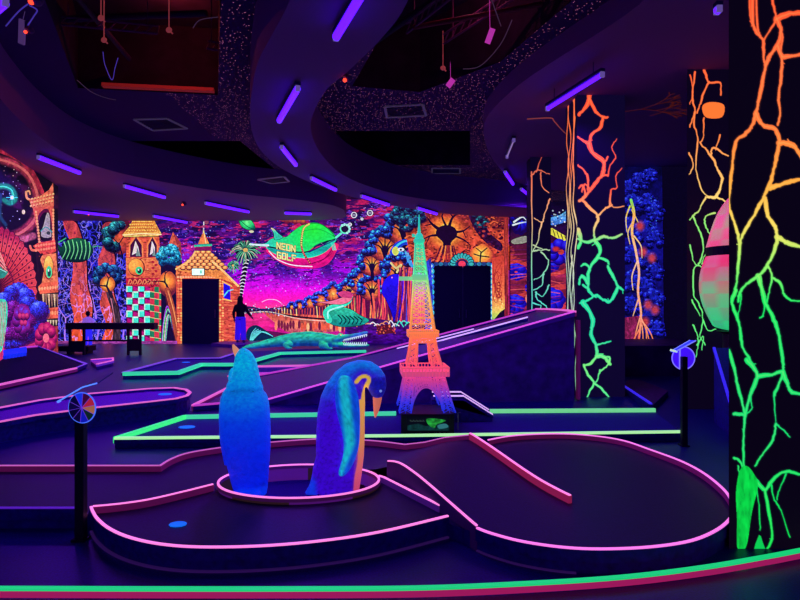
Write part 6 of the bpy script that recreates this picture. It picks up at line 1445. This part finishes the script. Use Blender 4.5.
# ================================================================ CEILING LAMPS
UV = (.17, .02, 1.0)
TUBEM = mat('uv_tube_glass', (80, 16, 255), .3, 2.3); HOUS = mat('lamp_housing', (50, 30, 110), .5); CAPM = mat('lamp_cap', (150, 120, 220), .5, .3)
def lamp(p0, p1, z, label, watts, r=.043, tubecol=None, drop=0.0):
    a, b = gz(p0[0], p0[1], z), gz(p1[0], p1[1], z); d = (b - a).normalized(); c_ = (a + b) / 2
    f = thing('ceiling_lamp', tuple(c_ + Vector((0, 0, .12))), label, 'lamp', 'ultraviolet tube lamps')
    m = MB(); m.bar(a + Vector((0, 0, .062)), b + Vector((0, 0, .062)), .075, .05)
    if drop: 
        for t in (.15, .85): q = a.lerp(b, t); m.bar(q + Vector((0, 0, .08)), q + Vector((0, 0, drop)), .012)
    m.build('housing', HOUS, f, bevel=.006)
    m = MB(); m.tube([a + d * .03, b - d * .03], r, 14); m.build('tube', tubecol or TUBEM, f, smooth=False)
    for q, s in ((a, 1), (b, -1)):
        m = MB(); m.bar(q, q + d * s * .04, .06, .075); m.build('end_cap', CAPM, f)
    for t in (.25, .75):
        L = bpy.data.lights.new('uv_glow', 'SPOT'); L.spot_size = math.radians(165); L.spot_blend = .4; L.energy = watts * 1.5; L.color = UV; L.shadow_soft_size = 0; L.use_custom_distance = False
        o = bpy.data.objects.new('uv_glow', L); C.objects.link(o); o.location = a.lerp(b, t) + Vector((0, 0, -.075))
T_ = ZS - .12
lamp((335.5, 38), (363, -8), T_, 'purple tube lamp nearest on the middle ceiling band, cut by the top edge', 24)
lamp((279, 121), (298, 88), T_, 'purple tube lamp second along the middle ceiling band', 46)
lamp((281.5, 147), (296, 165), T_, 'purple tube lamp third along the middle ceiling band', 34)
lamp((311, 178), (336, 190), T_, 'purple tube lamp fourth along the middle band, before the airship', 34)
lamp((361, 196), (389, 205), T_, 'purple tube lamp fifth along the middle band, above the painted trees', 28)
lamp((417, 208), (437, 214), T_, 'purple tube lamp last on the middle band, above the lattice tower tip', 16)
lamp((547, 109), (603, 74), 4.72, 'large purple tube lamp hanging above the middle pillar', 40, .032, None, .26)
lamp((38, 157), (80, 173), T_, 'purple tube lamp on the left band above the pagoda tower', 44)
lamp((124, 186), (165, 197.5), T_, 'purple tube lamp on the left band above the castle tower', 40)
lamp((73, 211.5), (119, 216.5), T_, 'purple tube lamp low on the left wall band near the veined rock', 18)
lamp((153, 216), (187, 222.5), T_, 'purple tube lamp low between castle tower and gate house', 14)
lamp((205, 203), (249, 212), T_, 'purple tube lamp above the painted palm and gate house', 20)
lamp((284, 213), (312, 214), T_, 'purple tube lamp just over the painted airship', 16)
lamp((505, 172), (513, 184), 4.84, 'short purple tube lamp left of the slim distant pillar', 12)
lamp((521, 189), (530, 196), 4.84, 'purple tube lamp end beside the top of the slim distant pillar', 10)
lamp((507, 157), (514, 140), 4.84, 'pale thin twin tube lamp above the distant pillar', 4, .016, mat('pale_tube', (170, 140, 210), .4, .5))
lamp((-10, 16), (6, 2), T_ + .2, 'purple tube lamp in the top left corner', 10)
lamp((716, 12), (720, 8), 4.84, 'tiny purple lamp at the top beside the near pillar', 4)

# clutter in the open recesses: pipes, cables, tags, little red lamps
PM = mat('pipe_dark', (58, 34, 66), .6)
for i, (P, r, lab) in enumerate((([(-5.2, 7.4, 5.75), (-2.4, 8.2, 5.75)], .06, 'dark pipe crossing the left ceiling recess nearest the viewer'), ([(-5.3, 9.2, 5.9), (-2.9, 9.0, 5.9)], .05, 'dark pipe at the far side of the left ceiling recess'), ([(-4.2, 6.6, 5.7), (-4.6, 10.2, 5.7)], .04, 'dark pipe running lengthwise in the left ceiling recess'), ([(-.5, 9.9, 5.8), (1.6, 6.7, 5.8)], .05, 'long diagonal pipe in the middle ceiling recess'), ([(.2, 8.8, 5.6), (2.2, 8.0, 5.6)], .035, 'thin reddish pipe in the middle ceiling recess'))):
    m = MB(); m.tube(P, r, 10); tag(m.build('ceiling_pipe', PM if i != 4 else mat('pipe_red', (120, 30, 50), .6)), lab, 'pipe', 'pipes in the ceiling recesses')
def wire(L, z, cm, lab, r=.006):
    P = spline([tuple(gz(x, y, z + dz)) for x, y, dz in L], 6); m = MB(); m.tube(P, r, 6); tag(m.build('loose_cable', cm), lab, 'cable', 'loose cables under the ceiling')
for i, (x, y, zz, L) in enumerate(((-4.9, 8.6, 5.55, 1.3), (-3.7, 7.3, 5.6, 1.0), (-3.0, 9.3, 5.5, .7))):
    m = MB()                                # little hanging trusses
    for d in (0, .14): m.tube([(x, y + d * .4, zz + d), (x + L, y + .3 + d * .4, zz + d)], .016, 8)
    for k in range(9): t = k / 8; m.tube([(x + L * t, y + .3 * t, zz), (x + L * min(1, t + .06), y + .3 * min(1, t + .06) + .056, zz + .14)], .010, 6)
    for t in (.1, .9): m.tube([(x + L * t, y + .3 * t, zz + .1), (x + L * t, y + .3 * t, 6.5)], .008, 6)
    tag(m.build('ceiling_truss', mat('truss_mauve', (120, 62, 110), .6)), ('longer truss at the left side of the left ceiling recess', 'truss nearest the viewer in the left ceiling recess', 'short truss at the right side of the left ceiling recess')[i], 'truss', 'small trusses in the left recess')
for i, (p, q) in enumerate((((.1, 9.0, 5.6), (1.2, 7.0, 5.6)), ((.7, 9.6, 5.7), (2.0, 7.4, 5.7)))):
    p, q = Vector(p), Vector(q); m = MB()
    for d in (0, .15): m.tube([p + Vector((0, 0, d)), q + Vector((0, 0, d))], .018, 8)
    for k in range(12): m.tube([p.lerp(q, k / 12), p.lerp(q, (k + .7) / 12) + Vector((0, 0, .15))], .010, 6)
    for t in (.1, .9): m.tube([p.lerp(q, t), p.lerp(q, t) + Vector((0, 0, .9))], .008, 6)
    tag(m.build('ceiling_truss', mat('truss_mauve', (120, 62, 110), .6)), ('diagonal truss at the left of the middle ceiling recess', 'diagonal truss at the right of the middle ceiling recess')[i], 'truss', 'diagonal trusses in the middle recess')
WB_ = mat('cable_violet', (90, 70, 210), .5, .35); WG = mat('cable_grey', (120, 90, 120), .5, .12)
wire([(103, 52, 0), (105, 65, 0), (112, 80, 0), (115, 68, 0), (118, 58, 0)], 5.25, WB_, 'violet cable looped under the left ceiling recess')
wire([(77, 80, 0), (90, 91, 0), (103, 97, 0), (116, 100, 0)], 5.22, WG, 'grey cable sagging at the far edge of the left recess'); wire([(193, 28, 0), (200, 20, 0), (218, 17, 0)], 5.22, WG, 'short grey cable at the right edge of the left recess')
wire([(6, 26, 0), (18, 12, 0), (28, 4, 0)], 5.0, WB_, 'blue cable in the top left corner', .008); wire([(29.5, 5.5, 0), (37, 10, 0), (34, 16, 0), (28, 25, 0)], 5.0, WB_, 'curled violet cable beside the top left box', .008)
wire([(463, 69, 0), (480, 66, 0), (500, 45, 0), (512, 20, 0)], 5.22, WG, 'long pale cable under the middle ceiling recess', .007); wire([(490, -5, 0), (496, 12, 0), (501, 26, 0)], 5.22, WG, 'pale cable hanging at the top of the middle recess', .007)
wire([(527, 119, 0), (550, 118, 0), (554, 121, 0), (562, 130, -.02), (577, 144, -.1)], 4.7, mat('cable_salmon', (200, 90, 80), .5, .3), 'salmon cable running and then falling to the middle pillar', .009)
def box_at(q, L, Wd, ang, name, mm, lab, cat, grp):
    m = MB(); M = Matrix.Translation(q) @ Matrix.Rotation(ang, 4, 'Y') @ Matrix.Rotation(.5, 4, 'X'); m.box((-Wd / 2, -.015, -L / 2), (Wd / 2, .015, L / 2), 0, M); m.bar(q + Vector((0, .0, L * .35)), Vector((q.x, q.y + .06, 5.9 if 'tag' in name else ZC - .01)), .006); return tag(m.build(name, mm, origin=q), lab, cat, grp)
TAGM = mat('tag_magenta', (215, 60, 190), .6, .55)
box_at(gz(490, 36, 5.25), .20, .08, .35, 'hanging_tag', TAGM, 'magenta tag hanging high in the middle ceiling recess', 'tag', 'magenta tags under the ceiling'); box_at(gz(450.5, 83, 5.25), .15, .09, .7, 'hanging_tag', TAGM, 'magenta tag hanging at the far edge of the middle recess', 'tag', 'magenta tags under the ceiling')
box_at(gz(22, 32, 5.0), .30, .08, .4, 'junction_box', mat('box_mauve', (130, 90, 170), .6, .2), 'mauve junction box hanging in the top left corner', 'junction box', None)
RED = mat('red_lamp', (255, 60, 40), .4, 2.2)
def spot(x, y, z, lab, big=1.0):
    q = gz(x, y, z); s = thing('ceiling_sensor', tuple(q + Vector((0, 0, .12))), lab, 'small lamp', 'small red ceiling lamps')
    m = MB(); m.tube([q + Vector((0, 0, .14)), q + Vector((0, 0, .05))], .035 * big, 10); m.ball(q + Vector((.05, 0, .03)), .05 * big, 10, 8); m.build('housing', mat('sensor_grey', (120, 80, 130), .5), s)
    m = MB(); m.ball(q + Vector((0, -.03, .0)), .026 * big, 10, 8); m.build('red_light', RED, s)
spot(345, 81, T_ + .08, 'small red-lit sensor at the corner of the middle ceiling band'); spot(183, 205, T_ + .02, 'red-lit sensor cluster between the two left tube lamps', 1.2); spot(27, 33, 4.95, 'red light on the junction box in the top left corner', .8); spot(33, 3, 4.95, 'red lamp at the very top left beside the blue cable', 1.3)
spot(89, 215, T_ + .03, 'red dot lamp on the left wall band', .8)
for i, (x, y, lab) in enumerate(((101, 18, 'pinkish hook in the left ceiling recess, upper'), (104, 40, 'pinkish hook in the left ceiling recess, lower'), (169, 30, 'orange clamp in the middle of the left ceiling recess'), (443, 68, 'rose clamp in the middle ceiling recess'))):
    q = gz(x, y, 5.35); m = MB(); m.ball(q, .045, 8, 6, sc=(1, .6, .9)); m.bar(q + Vector((0, 0, .02)), Vector((q.x, q.y, 5.95)), .012); m.bar(q, q + Vector((.05, 0, -.05)), .02); tag(m.build('ceiling_clamp', mat('clamp_rose', (200, 80, 90), .6, .25), origin=q), lab, 'clamp', 'clamps in the ceiling recesses')
m = MB(); R8 = random.Random(8)          # faint orange branches painted on the dark ceiling near the right pillar
def twig(x, y, a, L, d):
    x2, y2 = x + math.cos(a) * L, y + math.sin(a) * L * .55; zz = 4.98 - .004
    p, q = gz(x, y, zz), gz(x2, y2, zz); m.bar(p, q, .018, .004)
    if d:
        for k in (-1, 1): twig(x2, y2, a + k * R8.uniform(.2, .6), L * R8.uniform(.6, .85), d - 1)
twig(622, 112, -.25, 20, 4); twig(650, 116, -.5, 14, 3)
m.build('painted_branches', mat('faded_orange', (150, 50, 40), .7, .16), SOFF)
def plight(loc, e, colr, r=0.0):
    L = bpy.data.lights.new('lamp', 'POINT'); L.energy = e; L.color = colr; L.shadow_soft_size = r; o = bpy.data.objects.new('lamp', L); C.objects.link(o); o.location = loc
m = MB(); q = (gz(106, 90, ZC) + Vector((0, -.12, .04)), gz(216, 95, ZC) + Vector((0, -.12, .04))); m.bar(q[0], q[1], .12, .06); tag(m.build('recess_batten', mat('batten_redlit', (215, 55, 55), .7, .12)), 'reddish batten along the far edge of the left ceiling recess', 'batten')  # red light on the recess edge is put into its colour and glow
plight((-3.6, 9.6, 6.1), 14, (1, .12, .08)); plight((.9, 8.6, 6.2), 8, (1, .15, .35))  # pinkish one is an unseen fill, added to brighten the middle recess clutter

# ================================================================ CAMERA, WORLD
w = bpy.data.worlds.new('World'); bpy.context.scene.world = w; w.use_nodes = True
w.node_tree.nodes['Background'].inputs['Color'].default_value = (.015, .002, .15, 1); w.node_tree.nodes['Background'].inputs['Strength'].default_value = 1.0  # blue ambient fill added in place of black light behind the camera
cam = bpy.data.cameras.new('Camera'); co_ = bpy.data.objects.new('Camera', cam); C.objects.link(co_); co_.location = (0, 0, EYE); co_.rotation_euler = (PI / 2, 0, 0)
cam.sensor_width = 36; cam.lens = 27; cam.clip_start = .05; cam.clip_end = 200
sc = bpy.context.scene; sc.camera = co_
vs = sc.view_settings; vs.view_transform = 'Standard'; vs.look = 'None'; vs.gamma = 1; vs.exposure = .15; vs.use_curve_mapping = False
